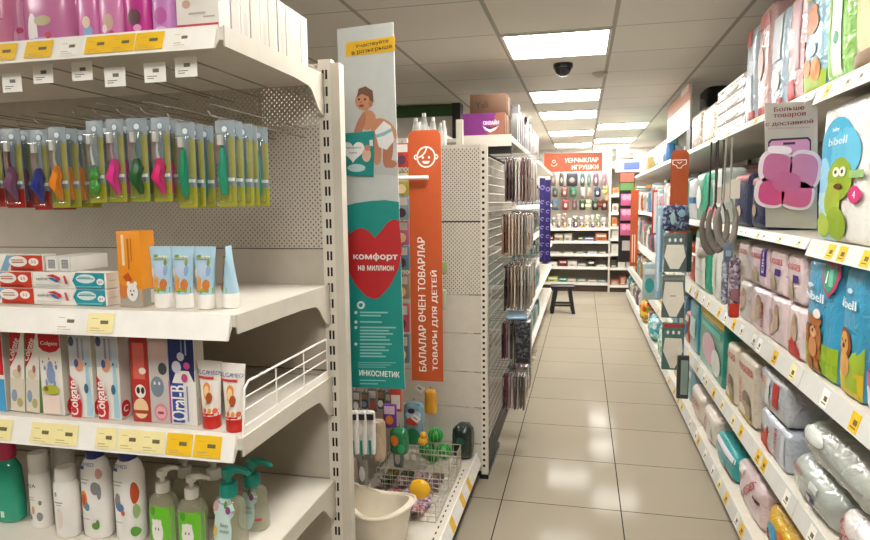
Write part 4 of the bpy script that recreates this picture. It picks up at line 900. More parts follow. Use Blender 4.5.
# a second, darker layer of carded goods on the bay's hooks
dk = [('#3a3a3c', 'black'), ('#5a5048', 'brown grey'), ('#2f3a40', 'slate'), ('#6a5a5a', 'dusky rose'), ('#44403a', 'dark olive'), ('#55606a', 'grey blue'), ('#4a3a34', 'dark brown')]
for i in range(7):
    c, wd = dk[i]; x0 = 343+8.2*i; yy = 2.26+.12*i
    hanger(x0, 389+2*(i % 3), x0+9, 409+(i % 2)*3, yy, '%s carded toy on the upper bay hooks below the posters, %s from the post' % (wd, OR[i]), M(c, .35, 'film'), [('r', .1, .6, .9, .92, '#b8b4ac' if i % 2 else '#8a6a4a'), ('e', .5, .3, .3, .2, ['#a8503a', '#d8d4cc', '#6a8aa0'][i % 3])], r=.003, d=.02)
wd_ = [('#8a7a6a', 'taupe'), ('#7a766e', 'grey'), ('#6a8a84', 'sea grey')]
for i, (x0, y0, x1, y1, yy) in enumerate(((346, 458, 356, 482, 2.34), (357, 460, 368, 486, 2.42), (393, 448, 403, 468, 2.9))):
    c, wd = wd_[i]; hanger(x0, y0, x1, y1, yy, '%s bagged sponge hanging low over the potty, %s' % (wd, ['against the post', 'below the spoons', 'below the green bath toy'][i]), M(c, .3, 'film'), [('e', .5, .5, .3, .3, '#d8d2c8')], r=.01, bulge=.004)
# ------------------------------------------------------------ second gondola on the left of the aisle
g2 = thing('shelving_gondola', 'long cream gondola of hosiery with a perforated end panel beyond the orange sign', 'shelving', (-.8, 6.8, 0)); g2o = Vector((-.8, 6.8, 0))
Y2, XF = 3.42, -.50; XBK = -1.12; YE = 10.1
PNL = M('#c9c1b3', .45)
g2p = lambda b, n, par=g2: gp(b, n, par, g2o)
PERF = M('#cbc3b4', .5, 'perf', (.022, .0036))
g2p(B().box(XBK, Y2, 1.452, XF-.035, Y2+.004, 1.853, PERF), 'perforated_panel'); g2p(B().box(XBK, Y2, 1.048, XF-.035, Y2+.004, 1.444, PERF), 'perforated_panel')
g2p(B().box(XBK, Y2+.012, 1.05, XF-.04, Y2+.016, 1.845, M('#3a352d', .8)), 'hollow_shade_panel')  # added dark sheet, stands in for the shaded hollow behind the holes
for z0, z1 in ((.832, 1.042), (.614, .826), (.410, .608), (.2, .404), (.04, .194)): g2p(B().box(XBK, Y2, z0, XF-.035, Y2+.006, z1, PNL), 'end_panel')
g2p(B().box(XBK, Y2+.02, 1.85, XF-.03, Y2+.06, 1.865, PNL), 'top_rail')
b = post(B(), XF-.036, XF, Y2-.004, Y2+.03, 0.02, 1.862, M('#d8d1c2', .45), .0335, (.008,), .013, .014)
g2p(b, 'post'); g2p(B().box(XF-.045, Y2-.01, 0, XF+.003, Y2+.5, .025, BLK), 'foot')
g2p(B().box(XF-.2, Y2+.03, 0, XF-.02, YE, .09, M('#4a443c', .6)), 'plinth')
g2p(B().box(-.80, Y2+.04, .09, -.79, YE, 1.85, M('#b9b1a3', .5)), 'spine_panel')
for k in range(1, 7): g2p(post(B(), -.79, -.75, Y2+1.0*k, Y2+1.0*k+.03, .05, 1.95, STL), 'post')
# wire grid of the hosiery bay
b = B(); GW = M('#c9c2b6', .35)
for k in range(26): b.tube([(XF-.01, Y2+.06+.05*k, .2), (XF-.01, Y2+.06+.05*k, 1.8)], .0022, GW, 4)
for k in range(33): b.tube([(XF-.01, Y2+.05, .2+.05*k), (XF-.01, Y2+1.32, .2+.05*k)], .0022, GW, 4)
g2p(b, 'wire_grid')
# hosiery packs on hooks: edges towards the camera
pc = [('#5a4a4c', 'charcoal'), ('#6a4448', 'plum'), ('#4a3c3c', 'dark brown'), ('#c8bfb6', 'pale grey'), ('#d8d2cc', 'white'), ('#7a3a44', 'wine red'), ('#9a8a80', 'taupe'), ('#b09a94', 'dusty pink')]
pc2 = [('#8a6a52', 'tan'), ('#6a4a38', 'brown'), ('#b89a80', 'beige'), ('#c2b2a0', 'sand'), ('#9a7a62', 'caramel'), ('#b8b0a4', 'ivory'), ('#a89888', 'taupe'), ('#8a8078', 'grey')]
pc3 = [('#2a2422', 'black'), ('#5a4438', 'brown'), ('#8a7460', 'tan'), ('#a89880', 'sand'), ('#6a5a4a', 'mocha'), ('#c0b8ac', 'pale grey'), ('#7a7068', 'grey'), ('#9a9488', 'stone')]
pc4 = [('#3a2026', 'dark wine'), ('#5a2a36', 'wine red'), ('#8a6a72', 'mauve'), ('#a8989a', 'grey pink'), ('#4a4244', 'charcoal'), ('#8a8478', 'stone'), ('#5a544c', 'dark grey'), ('#6a6258', 'taupe')]
ROWS = [('top hook row', 155, 203, pc, 504, 531, .27), ('second hook row', 212, 257, pc2, 501, 527, .27), ('third hook row', 264, 312, pc3, 503, 530, .27), ('lowest hook row', 374, 412, pc4, 502, 525, .2), ('fourth hook row', 322, 362, pc4, 501, 519, .18)]
HKM = M('#8d877d', .55)
proto = None
for rn, (wd, y0, y1, pal, x0, x1, ln) in enumerate(ROWS):
    for jy, yy in enumerate((3.58, 3.80, 4.04)):
        zt, zb = at(515, y0, Y=3.58).z, at(515, y1, Y=3.58).z
        xa, xb = at(x0, y0, Y=3.58).x, at(x1, y0, Y=3.58).x
        b = B()
        for dz in (0,): b.tube([(XF-.01, yy+.06, zt+.006), (xb+.02, yy+.06, zt+.006), (xb+.03, yy+.06, zt+.018)], .0024, HKM, 5)
        for q in (0, .12): b.tube([(XF-.01, yy+q-.004+.006*(q > 0), zt+.006), (xb+.03, yy+q-.004+.006*(q > 0), zt+.006)], .0018, HKM, 5)
        b.tube([(xb+.03, yy, zt), (xb+.03, yy+.12, zt)], .0018, HKM, 5)
        g2p(b, 'hook')
        for k, (c, cw) in enumerate(pal if jy == 0 else pal[:4]):
            x = xa+(xb-xa)*(k+.5)/(8 if jy == 0 else 4)
            h = zt-zb-random.uniform(0, .02)
            lb = '%s hosiery pack, %s out from the post on the %s' % (cw, OR[k], wd) if jy == 0 else '%s hosiery pack on the %s, %s column from the end panel' % (cw, wd, OR[jy])
            b = B(); s = Surf(.0125*min(1, (xb-xa)/.125) if jy == 0 else .02, .118, h-.012, .004, 0, .0004, k+rn); s.body(b, M(c, .25, 'film'), 2)
            s.decals(b, 'f', [('r', .2, .05, .8, .6, M(['#d8cfc6', '#3a3230', '#b8a8a0'][k % 3], .3)) if k % 2 else ('r', .1, .7, .9, .95, M('#b8b0a8', .3))]); s.decals(b, 'r', [('r', .08, .55, .92, .95, M('#e0dcd4', .3)), ('e', .5, .3, .3, .2, M('#b08a70', .4))])
            o_ = b.build('hosiery_pack', None, (x, yy, zt-h), R(random.uniform(-.5, .5))); tag(o_, lb, 'hosiery pack', 'hosiery packs on the %s' % wd)
# black patterned pack and the flat pale blue one on the fourth row
q0, q1, zt, zb = at(517, 340, Y=3.5).x, at(531, 340, Y=3.5).x, at(524, 320, Y=3.5).z, at(524, 361, Y=3.5).z
pack('hosiery_pack', 'black patterned hosiery pack hanging outermost on the fourth hook row', 'hosiery pack', q1-q0, .12, zt-zb, M('#1c1c1e', .3, 'motley', (90, '#3a3c40', '#1a1a1c', '#5a5c60')), [('r', .1, .05, .9, .12, '#0e0e10')], r=.004, loc=((q0+q1)/2, 3.435, zb))
q = at(519, 318, Y=3.5)
pack('hosiery_pack', 'pale blue pack lying flat on the fourth row hooks', 'hosiery pack', .12, .2, .025, M('#7fa2ba', .3, 'film'), r=.01, wr=.003, loc=(q.x-.01, 3.47, q.z-.008), rot=(0, 0, R(6)))
# dangling wine ribbons near the floor
for i, (px, y0, y1, c, wd) in enumerate(((503, 412, 425, '#6a2a34', 'wine red'), (509, 412, 428, '#7a5a64', 'mauve'))):
    q, z1, z0 = at(px, y0, Y=3.6).x, at(px, y0, Y=3.6).z, at(px, y1, Y=3.6).z
# shelves farther along the aisle
SHZ = (1.52, 1.22, .92, .58, .2)
for bi, (ya, yb) in enumerate(((4.75, 6.4), (6.42, 8.3), (8.32, YE))):
    for z in SHZ:
        s = g2p(B().box(-.79, ya, z-.025, XF+.02, yb, z, STL), 'shelf'); b = B(); b.prism([(XF+.02, z+.004), (XF+.026, z+.004), (XF+.045, z-.04), (XF+.02, z-.03)], 1, ya, yb, WHT); g2p(b, 'price_rail', s)
ts = g2p(B().box(-1.1, 4.25, 1.955, XF+.04, YE, 1.98, STL), 'top_shelf'); b = B(); b.prism([(XF+.04, 1.984), (XF+.044, 1.984), (XF+.044, 1.945), (XF+.04, 1.945)], 1, 4.25, YE, M('#b8b2a6', .5)); g2p(b, 'price_rail', ts)
g2p(B().box(-1.1, 4.25, 1.98, -1.085, YE, 2.1, STL), 'rear_board')
# white front boards under the cartons
x0, x1 = at(456, 130, Y=4.22).x, at(511, 134, Y=4.22).x
g2p(B().box(x0, 4.24, 1.92, x1, 4.25, 1.995, PNL), 'front_board'); g2p(B().box(x0, 4.22, 1.84, x0+.045, 4.249, 2.1, PNL), 'front_post')
b = B(); b.box(x0+.1, 4.26, 1.80, x1, 4.3, 1.953, M('#2a2724', .8)); g2p(b, 'underside_shade')  # dark block added as the shade in the hollow under the top shelf
# cartons
CB = M('#63442c', .8); CB2 = M('#523722', .8)
ZC = 1.98+EPS
def carton(label, px0, px1, Y, z0, h, m, front=(), d=.34, **kw):
    a, c = at(px0, 115, Y=Y).x, at(px1, 115, Y=Y).x
    t = thing('carton', label, 'carton', ((a+c)/2, Y, z0)); pack('box', None, None, c-a, d, h, m, front, right=[('r', .44, 0, .56, 1, M('#7a6244', .5))], parent=t)
    b = B(); b.box(-(c-a)/2, d*.46, h, (c-a)/2, d*.54, h+.0006, M('#7f6848', .4)); b.build('tape', t); return t
zc1 = at(487, 113, Y=4.30).z
carton('lower brown carton with a purple printed front on the gondola top', 462, 505, 4.30, ZC, zc1-ZC, CB, [('p', [(0, 0), (.55, 0), (.8, 1), (0, 1)], '#6a1f66'), ('p', [(.55, 0), (.98, 0), (.98, 1), (.8, 1)], '#7a4a3a'), ('t', 'ОНЛАЙН', .68, .62, .2, '#e8c8e4', 0, .36), ('p', [(.48, .5), (.54, .32), (.66, .22), (.78, .32), (.86, .5), (.8, .42), (.66, .32), (.55, .42)], '#e8c8e4')])
zt = at(487, 94, Y=4.32).z
carton('upper plain brown carton with black handwriting Yali near the ceiling', 470, 506, 4.33, zc1+EPS, zt-zc1, CB2, [('t', 'Yali', .33, .45, .36, '#1e1712', 6, .34)])
# thin upright packs along the top shelf, beyond the cartons
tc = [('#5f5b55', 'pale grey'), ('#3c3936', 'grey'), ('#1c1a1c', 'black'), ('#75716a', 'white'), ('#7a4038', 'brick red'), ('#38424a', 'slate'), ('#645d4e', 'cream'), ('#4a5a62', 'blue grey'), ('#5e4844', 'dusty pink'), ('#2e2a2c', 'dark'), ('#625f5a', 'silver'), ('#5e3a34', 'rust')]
y = 4.72
for i in range(22):
    c, wd = tc[i % 12]; w = random.uniform(.05, .11); h = random.uniform(.19, .30)
    pack('boxed_hosiery', '%s upright pack on the gondola top, %s after the brown cartons' % (wd, OR[i] if i < 16 else 'far along the row'), 'upright pack', w, .2, h, M(c, .35), [('r', .1, .6, .9, .9, tc[(i+3) % 12][0]), ('r', .2, .15, .8, .5, tc[(i+7) % 12][0])], loc=(-.47, y+w/2, ZC), rz=-PI/2*-1, group='upright packs on the gondola top', rot=(0, 0, PI/2))
    y += w+random.uniform(.01, .05)
# goods on the far shelves of this gondola
gc = {1.52: ['#3a3a44', '#8a8a90', '#2c2a30', '#a89a94'], 1.22: ['#3c4a48', '#22242a', '#5a6a6a', '#8a9090'], .92: ['#1f5a50', '#2a8a80', '#cfd4d0', '#3a4a4a'], .58: ['#2a9a90', '#7ab8b0', '#d0d8d4', '#3a8a9a'], .2: ['#4a9aa0', '#d8dcd8', '#9ab0b0', '#2a7a80']}
cnm = {'#3a3a44': 'slate', '#8a8a90': 'grey', '#2c2a30': 'black', '#a89a94': 'taupe', '#3c4a48': 'dark green', '#22242a': 'black', '#5a6a6a': 'grey green', '#8a9090': 'pale grey', '#1f5a50': 'bottle green', '#2a8a80': 'teal', '#cfd4d0': 'white', '#3a4a4a': 'dark', '#2a9a90': 'turquoise', '#7ab8b0': 'pale turquoise', '#d0d8d4': 'white', '#3a8a9a': 'blue green', '#4a9aa0': 'sea blue', '#d8dcd8': 'white', '#9ab0b0': 'grey blue', '#2a7a80': 'petrol'}
lvl = {1.52: 'highest', 1.22: 'second', .92: 'third', .58: 'fourth', .2: 'lowest'}
for z in SHZ:
    y = 4.8
    for i in range(16):
        w = random.uniform(.12, .2); c = gc[z][(i*3+int(z*10)) % 4]; h = random.uniform(.16, .24)
        if y+w > 8.25: break
        lb = '%s pack on the %s shelf past the hosiery bay, %s along' % (cnm[c], lvl[z], OR[i])
        pack('shelf_pack', lb, 'pack', w, .22, h, M(c, .3, 'film'), [('e', .5, .55, .3, .2, gc[z][(i+1) % 4]), ('r', .15, .1, .85, .25, '#d8dcd8')], r=.012, bulge=.006, wr=.002, seed=i, loc=(-.492, y+w/2, z+EPS), rot=(0, 0, PI/2), group='packs along the hosiery gondola')
        y += w+.015+(1.0 if 6.3 < y+w < 6.45 else 0)*.1
# purple banner strips
YPB = 7.0
for i, (x0, x1, y0, y1) in enumerate(((539.5, 545, 178, 262), (545, 550.5, 180, 262))):
    yy = YPB-.12*(1-i); a, c = at(x0, 220, Y=yy).x, at(x1, 220, Y=yy).x; zt, zb = at(540, y0, Y=yy).z, at(540, y1, Y=yy).z
    t, b, o = board('banner', 'narrow upright purple banner with pale lettering, %s' % ('nearer one by the grey packs' if i == 0 else 'farther one beside the toy wall'), 'banner', yy, [(a, zb), (c, zb), (c, zt), (a, zt)], M('#271a60', .4), .02)
    mx = ink(yy, o, 1); m = M('#9a8ac8', .5); cx = (a+c)/2
    for k in range(7): zz = zb+.1+.09*k; b.ring(cx, zz, .012, .02, m, mx, 10, .4, 5.2)
    b.ring(cx, zt-.1, .015, .024, m, mx, 12); b.build('board', t)
    B().tube([(-.015, .01, zt-zb-.03), (0, .01, zt-zb-.03)], .006, CHR, 6).build('bracket_rod', t)
# clear jars and a carton peeking over the end panel
zj = 1.80
g2p(B().box(XBK, Y2+.06, zj-.02, -.80, 4.2, zj, STL), 'rear_top_shelf')
for i, (px, py, r, c, wd) in enumerate(((416, 122, .022, '#d8dcd8', 'clear'), (424, 117, .024, '#c8ccc8', 'milky'), (433, 121, .02, '#dde0dc', 'clear'), (440.5, 127, .014, '#cfd0c8', 'smoky'), (450, 124, .018, '#f0f0ec', 'white'))):
    yj = 3.60+.055*i; q = at(px, py, Y=yj); h = q.z-zj; q.x = min(q.x, -.80-r-.004)
    def e(t, h=h, r=r): cap(t, [(0, h-.001), (r*.5, h-.001), (r*.5, h+.02), (0, h+.02)], M('#e8e6e0', .3))
    bottle('bottle', '%s bottle standing behind the perforated end panel, %s from the orange sign' % (wd, OR[i]), [(0, 0), (r, 0), (r, h*.8), (r*.5, h), (0, h)], 1, 1, M(c, .15, 'haze', .45), (), (), (q.x, yj, zj+EPS), 0, 'bottles above the end panel', 2, 'bottle', e)
q = at(401, 117, Y=3.7); pack('carton', 'small white carton on top of the toy bay beside the poster edge', 'carton', .09, .12, .13, '#d8d4ca', [('r', .2, .3, .8, .6, '#b8b4ac')], loc=(q.x, 3.66, zj+EPS))
# black plastic stool in the aisle
t = thing('stool', 'low black plastic stool standing in the aisle near the toy wall', 'stool', (-.26, 9.05, 0), R(4))
SB = M('#121214', .35)
b = B(); s = Surf(.33, .26, .035, .012); s.body(b, SB, 3); o_ = b.build('seat', t); o_.location = (0, -.13, .35)
for sx in (-1, 1):
    for sy in (-1, 1):
        B().prism([(-.028, .36), (.028, .36), (.024, 0), (-.024, 0)], 1, -.02, .02, SB, Matrix(((1, 0, -.16*sx*1, sx*(.11+.038)), (0, 1, -.12*sy, sy*(.09+.045)), (0, 0, 1, 0), (0, 0, 0, 1)))).build('leg', t)
for sy in (-1, 1): B().box(-.12, sy*.122-.008, .10, .12, sy*.122+.008, .13, SB).build('stretcher', t)

# ------------------------------------------------------------ toy wall at the end of the aisle
YW = 11.2
ew = thing('wall_shelving', 'white wall shelving of toys and books across the end of the aisle', 'shelving', (-.1, YW+.5, 0)); ewo = Vector((-.1, YW+.5, 0))
ep = lambda b, n, par=ew: gp(b, n, par, ewo)
XW0, XW1, XW2 = -.68, .44, 1.36
ep(B().box(XW0, YW+.42, 0, XW1, YW+.44, 2.2, M('#b5aea2', .6)), 'back_panel'); ep(B().box(XW1+.03, YW+.42, 0, XW2, YW+.44, 2.2, M('#b5aea2', .6)), 'back_panel')
ep(B().box(XW0, YW+.03, 0, XW2, YW+.4, .09, M('#4a3a2c', .6)), 'plinth')
ep(B().box(XW1, YW, 0, XW1+.03, YW+.45, 2.15, STL), 'upright'); ep(B().box(XW0-.03, YW, 0, XW0, YW+.45, 2.15, STL), 'upright')
for z in (1.10, .878, .656, .432, .157):
    s = ep(B().box(XW0+.001, YW+.01, z-.03, XW1-.001, YW+.42, z, STL), 'shelf'); ep(B().box(XW0+.001, YW, z-.045, XW1-.001, YW+.01, z+.004, WHT), 'price_rail', s)
for z in (1.66, 1.36, 1.12, .92, .66, .42, .12):
    s = ep(B().box(XW1+.031, YW+.01, z-.03, XW2-.02, YW+.42, z, STL), 'shelf'); ep(B().box(XW1+.031, YW, z-.04, XW2-.02, YW+.01, z+.004, WHT), 'price_rail', s)
def EX(px, py, Y=YW): q = at(px, py, Y=Y); return q.x, q.z
# hanging bags and plush in rows
rows = [(172, 186, [(550, 556, '#6a5a54', 'brown'), (559, 564, '#4a4440', 'dark brown'), (566, 578, '#2c3038', 'black'), (580, 585, '#2f4a4a', 'dark teal'), (587, 591, '#4a6a66', 'grey green'), (593, 599, '#6a4a5a', 'plum'), (602, 607, '#8a6a80', 'mauve')], 'top'),
        (187, 197, [(552, 558, '#3a4a40', 'dark green'), (561, 568, '#7a4a48', 'brick'), (570, 577, '#1f6a48', 'green'), (580, 586, '#a8a49a', 'grey'), (587, 592, '#b09a86', 'beige'), (594, 601, '#20284a', 'navy')], 'second'),
        (199, 210, [(551, 559, '#4a6274', 'steel blue'), (562, 569, '#9a3a40', 'red'), (572, 577, '#6a4a50', 'plum'), (579, 586, '#3a4a2c', 'moss green'), (592, 599, '#2a3a30', 'dark green'), (601, 608, '#5a2f20', 'rust')], 'third')]
for ri, (y0, y1, its, rw) in enumerate(rows):
    for i, (x0, x1, c, wd) in enumerate(its):
        (xa, zt), (xc, zb) = EX(x0, y0, YW+.25), EX(x1, y1, YW+.25)
        t = thing('toy_bag', '%s bag hanging on the toy wall, %s in the %s row' % (wd, OR[i], rw), 'bag', ((xa+xc)/2, YW+.25, zb), 0, 'bags hanging on the toy wall')
        pack('pouch', None, None, xc-xa, .08, zt-zb, M(c, .5, 'cloth'), [('e', .5, .45, .25, .2, '#c8c0b4' if i % 2 else '#8a8078')], r=.02, bulge=.01, wr=.004, seed=i+ri*9, parent=t)
        B().tube([(-.02, .04, zt-zb-.003), (0, .04, zt-zb+.012), (.02, .04, zt-zb-.003)], .004, M('#3a3632', .6), 5).build('handle', t)
        ep(B().tube([((xa+xc)/2, YW+.42, zt+.03), ((xa+xc)/2, YW+.2, zt+.03)], .004, CHR, 5), 'hook')
for i, (px, py, r, c, wd) in enumerate(((588, 206, .05, '#c9c8a0', 'cream'), (605, 192, .05, '#b8a860', 'yellow green'), (607, 199, .04, '#d0a070', 'orange'), (600, 205, .04, '#7a3a2a', 'red brown'))):
    x, z = EX(px, py, YW+.12)
    t = thing('soft_toy', 'small %s soft toy hanging on the toy wall, %s from the left post side' % (wd, OR[i]), 'soft toy', (x, YW+.12, z-r))
    t['label'] = 'small %s soft toy among the hanging bags of the toy wall' % wd
    B().ball((0, 0, r), (r, r*.8, r), M(c, .8), 10).build('body', t); B().ball((0, -.01, r*2.3), r*.65, M(c, .8), 10).build('head', t)
    for sx in (-1, 1): B().ball((sx*r*.5, 0, r*2.9), r*.3, M(c, .8), 6).build('ear', t)
# bagged plush standing on the first shelf
x = XW0+.06; cs = [('#a8a08c', 'beige'), ('#7a8a70', 'sage'), ('#b0a4a0', 'grey pink'), ('#8a7468', 'brown'), ('#c9c0b8', 'cream'), ('#6a6058', 'dark taupe'), ('#9a8a94', 'mauve'), ('#b8a890', 'sand')]
for i in range(11):
    c, wd = cs[i % 8]; w = random.uniform(.075, .1)
    pack('bagged_toy', '%s bagged toy on the toy wall shelf under the hanging bags, %s along' % (wd, OR[i]), 'toy', w, .12, random.uniform(.16, .26), M(c, .35, 'motley', (30, '#d8d2c8', c, '#5a524a', c)), [('r', .1, .02, .9, .18, ['#c8a040', '#e0dcd4', '#6a4a8a'][i % 3])], r=.015, bulge=.008, wr=.003, seed=i, loc=(x+w/2, YW+.04, 1.10+EPS), group='bagged toys on the toy wall'); x += w+.006
# books and flat things on the lower shelves
BK = [(.878, [(548, 553, .07, '#8a2a28', 'dark red'), (554, 563, .12, '#a89a7a', 'olive'), (564, 572, .12, '#c0bcae', 'pale'), (578, 583, .06, '#6a7a4a', 'green'), (584, 594, .06, '#5a64a0', 'blue'), (595, 607, .13, '#c0602a', 'orange')], 'second'),
      (.656, [(549, 560, .02, '#d8d4cc', 'white'), (564, 573, .025, '#c0b8a8', 'cream'), (576, 584, .03, '#8a9a8a', 'sage'), (588, 597, .035, '#d0d4d8', 'pale blue'), (599, 606, .03, '#b8b0a0', 'buff')], 'third'),
      (.432, [(548, 557, .07, '#e0dcd4', 'white'), (559, 567, .11, '#7a1f24', 'dark red'), (568, 577, .09, '#d8d4cc', 'white'), (578, 586, .05, '#b8c0c0', 'grey'), (588, 595, .10, '#2a3426', 'dark green'), (597, 606, .03, '#c8c4b8', 'buff')], 'fourth'),
      (.157, [(548, 558, .09, '#a8b84a', 'lime'), (559, 567, .07, '#1f8a70', 'green'), (568, 576, .05, '#c9b8b0', 'pink grey'), (578, 586, .05, '#9ab0a8', 'pale green'), (588, 597, .04, '#b8a89a', 'tan'), (598, 606, .04, '#6a8a8a', 'grey blue')], 'lowest')]
for z, its, wd in BK:
    for i, (x0, x1, h, c, cw) in enumerate(its):
        xa, xc = EX(x0, 250)[0], EX(x1, 250)[0]
        pack('book', '%s book on the %s toy wall shelf, %s along' % (cw, wd, OR[i]), 'book', xc-xa, .2, h, M(c, .45), [('r', .1, .5, .9, .8, '#e8e4da'), ('r', .2, .15, .6, .3, '#4a4640')], loc=((xa+xc)/2, YW+.05, z+EPS), group='books on the toy wall')
# goods of the corner shelves
k = 0; names_ = ['coral', 'cream', 'brown', 'pale green', 'grey', 'orange', 'white', 'dark green']; hx = ['#c06a50', '#d8ccb0', '#6a4a34', '#a8b89a', '#8a8a88', '#d08a3a', '#d8d8d4', '#2a4a34']
for z, wd in ((1.66, 'highest'), (1.36, 'second'), (1.12, 'third'), (.92, 'fourth'), (.66, 'fifth'), (.42, 'sixth'), (.12, 'lowest')):
    x = XW1+.05
    for i in range(5):
        w = random.uniform(.08, .15); j = random.randrange(8); k += 1
        if x+w > 1.3: break
        pack('toy_box', '%s toy box on the %s corner shelf, %s from the white upright' % (names_[j], wd, OR[i]), 'toy box', w, .2, random.uniform(.08, .17), M(hx[j], .4), [('e', .5, .5, .3, .3, hx[(j+3) % 8]), ('r', .1, .1, .9, .25, '#e0dcd4')], loc=(x+w/2, YW+.05, z+EPS), group='toy boxes on the corner shelves'); x += w+.02
# orange board over the toy wall
YS = 10.2
a, c = at(544.5, 160, Y=YS).x, at(602.5, 160, Y=YS).x; zt, zb = at(573, 153, Y=YS).z, at(573, 171.5, Y=YS).z
t = thing('hanging_sign', 'wide orange hanging sign in white lettering over the toy wall', 'sign', ((a+c)/2, YS, zb))
b = B(); n = 14; w = c-a; h = zt-zb
cv = lambda f: -.10*max(0, .35-f)**2*8
vs = []; fs = []
for i in range(n+1):
    f = i/n; x = -w/2+w*f; y = cv(f)
    vs += [(x, y, 0), (x, y, h), (x, y+.012, 0), (x, y+.012, h)]
for i in range(n): o_ = 4*i; fs += [(o_, o_+4, o_+5, o_+1), (o_+2, o_+3, o_+7, o_+6), (o_+1, o_+5, o_+7, o_+3), (o_, o_+2, o_+6, o_+4)]
fs += [(0, 1, 3, 2), (4*n, 4*n+2, 4*n+3, 4*n+1)]
b.add(vs, fs, ORG)
cen = (a+c)/2; oo = (cen, zb)
wtext(b, 'УЕНЧЫКЛАР', 581.5, 160, YS, oo, 1, 4.6, '#f4e8de', 0, 33, .03); wtext(b, 'ИГРУШКИ', 585, 167, YS, oo, 1, 4.6, '#f4e8de', 0, 26, .03)
q = at(554, 163, Y=YS); b.ring(q.x-cen, q.z-zb, .045, .055, WH, T(0, -.045, 0), 18, PI*1.05, PI*1.95); b.ring(q.x-cen+.0, q.z-zb+.02, .018, .026, WH, T(0, -.045, 0), 14)
b.build('board', t)
for f in (.3, .85): B().tube([(-w/2+w*f, .006, h), (-w/2+w*f, .006, CEIL-zb)], .003, CHR, 5).build('hanging_wire', t)
# ------------------------------------------------------------ long gondola of nappies on the other side of the aisle
gr = thing('shelving_gondola', 'long white gondola of nappies and baby care facing the hosiery', 'shelving', (1.05, 5.8, 0)); gro = Vector((1.05, 5.8, 0))
rp = lambda b, n, par=gr: gp(b, n, par, gro)
XS, XB2, XK = .75, .715, 1.33
RZ = {'top': 1.905, 's4': 1.412, 's3': .966, 's2': .497, 'base': .13}
BAYS = [(.9, 2.35), (2.352, 3.45), (3.452, 4.55), (4.552, 5.65), (5.652, 6.75), (6.752, 7.85), (7.852, 8.95), (8.952, 10.6)]
rp(B().box(XK, .9, .02, XK+.01, 10.6, 2.2, M('#b3aa9c', .6)), 'back_panel')
rp(B().box(XB2+.03, .9, 0, XK, 10.6, .06, M('#4a3c30', .6)), 'plinth')
random.seed(5); RAIL = M('#d6d5d0', .4); INK2 = M('#6a5c34', .5)
for bi, (ya, yb) in enumerate(BAYS):
    rp(post(B(), XK-.04, XK, yb-.02, yb+.01, .05, 2.25, STL), 'post')
    for nm, z in RZ.items():
        xf = XB2 if nm == 'base' else XS
        s = rp(B().box(xf, ya, z-.03 if nm != 'base' else .061, XK-.001, yb, z, STL), 'shelf'); lp = .062 if nm in ('s3', 's2', 'base') else .05
        if nm in ('s4', 'top') and bi: lp = .03
        b = B(); b.prism([(xf, z+.006), (xf-.004, z+.006), (xf-.022, z-lp), (xf-.016, z-lp), (xf, z-.031)], 1, ya+.001, yb-.001, RAIL); r = rp(b, 'price_rail', s)
        n = 0; y = ya+.06
        while y < yb-.1 and bi < 5 and n < 12:
            b = B(); f = lambda t, o: (xf-.004-.018*t-o*.97, z+.006-(lp+.006)*t-o*.2)
            b.prism([f(.12, .0004), f(.12, .0014), f(.9, .0014), f(.9, .0004)], 1, y, y+.055, random.choice([TAGY, TAGY, TAGW, TAGW, TAGP]))
            b.prism([f(.4, .0015), f(.4, .0018), f(.62, .0018), f(.62, .0015)], 1, y+.01, y+.034, INK2); b.prism([f(.7, .0015), f(.7, .0018), f(.76, .0018), f(.76, .0015)], 1, y+.01, y+.045, INK2)
            rp(b, 'price_tag', r); n += 1; y += random.choice([.09, .16, .22, .3])
OCC = [('top', 4.9, 6.6)]
def RP(name, label, cat, x0, y0, x1, y1, z, base, front=(), X=.772, d=.24, h=None, left=(), **kw):
    ym = (y0+y1)/2; ya, yb = at(x1, ym, X=X).y, at(x0, ym, X=X).y
    zt = at((x0+x1)/2, y0, X=X).z; h = h or zt-z
    up = [v-.036 for v in RZ.values() if v > z+.05]
    if up: h = min(h, min(up)-z-.012)
    if z > 1.9: h = min(h, CEIL-z-.03)
    lv = max((v, k_) for k_, v in RZ.items() if v <= z+.01)[1]
    if X < 1: OCC.append((lv, ya-.012, yb+.012))
    return pack(name, label, cat, yb-ya, d, h, base, front, left=left, loc=(X, (ya+yb)/2, z+EPS), rot=(0, 0, -PI/2), **kw)
F_ = lambda c: M(c, .3, 'film')
zt_, z4_, z3_, z2_, z1_ = (RZ[k] for k in ('top', 's4', 's3', 's2', 'base'))
soft = dict(r=.025, bulge=.012, wr=.003)
def HUG(u=.5, v=.82, s=.07, w=.75, rot=0, c='#b8262e'): return ('t', 'HUGGIES', u, v, s, c, rot, w)
def teddy(u, v, s, c='#a8764a', c2='#d8b48a'):
    return [('e', u, v-.6*s, .8*s, .62*s, c), ('e', u, v+.25*s, .6*s, .42*s, c), ('e', u-.5*s, v+.62*s, .2*s, .15*s, c), ('e', u+.5*s, v+.62*s, .2*s, .15*s, c), ('e', u, v+.15*s, .3*s, .2*s, c2), ('e', u, v-.6*s, .45*s, .36*s, c2), ('e', u-.2*s, v+.38*s, .07*s, .05*s, '#2a201a'), ('e', u+.2*s, v+.38*s, .07*s, .05*s, '#2a201a'), ('e', u, v+.18*s, .1*s, .06*s, '#3a2a20'), ('e', u-.5*s, v-1.2*s, .28*s, .2*s, c), ('e', u+.5*s, v-1.2*s, .28*s, .2*s, c)]
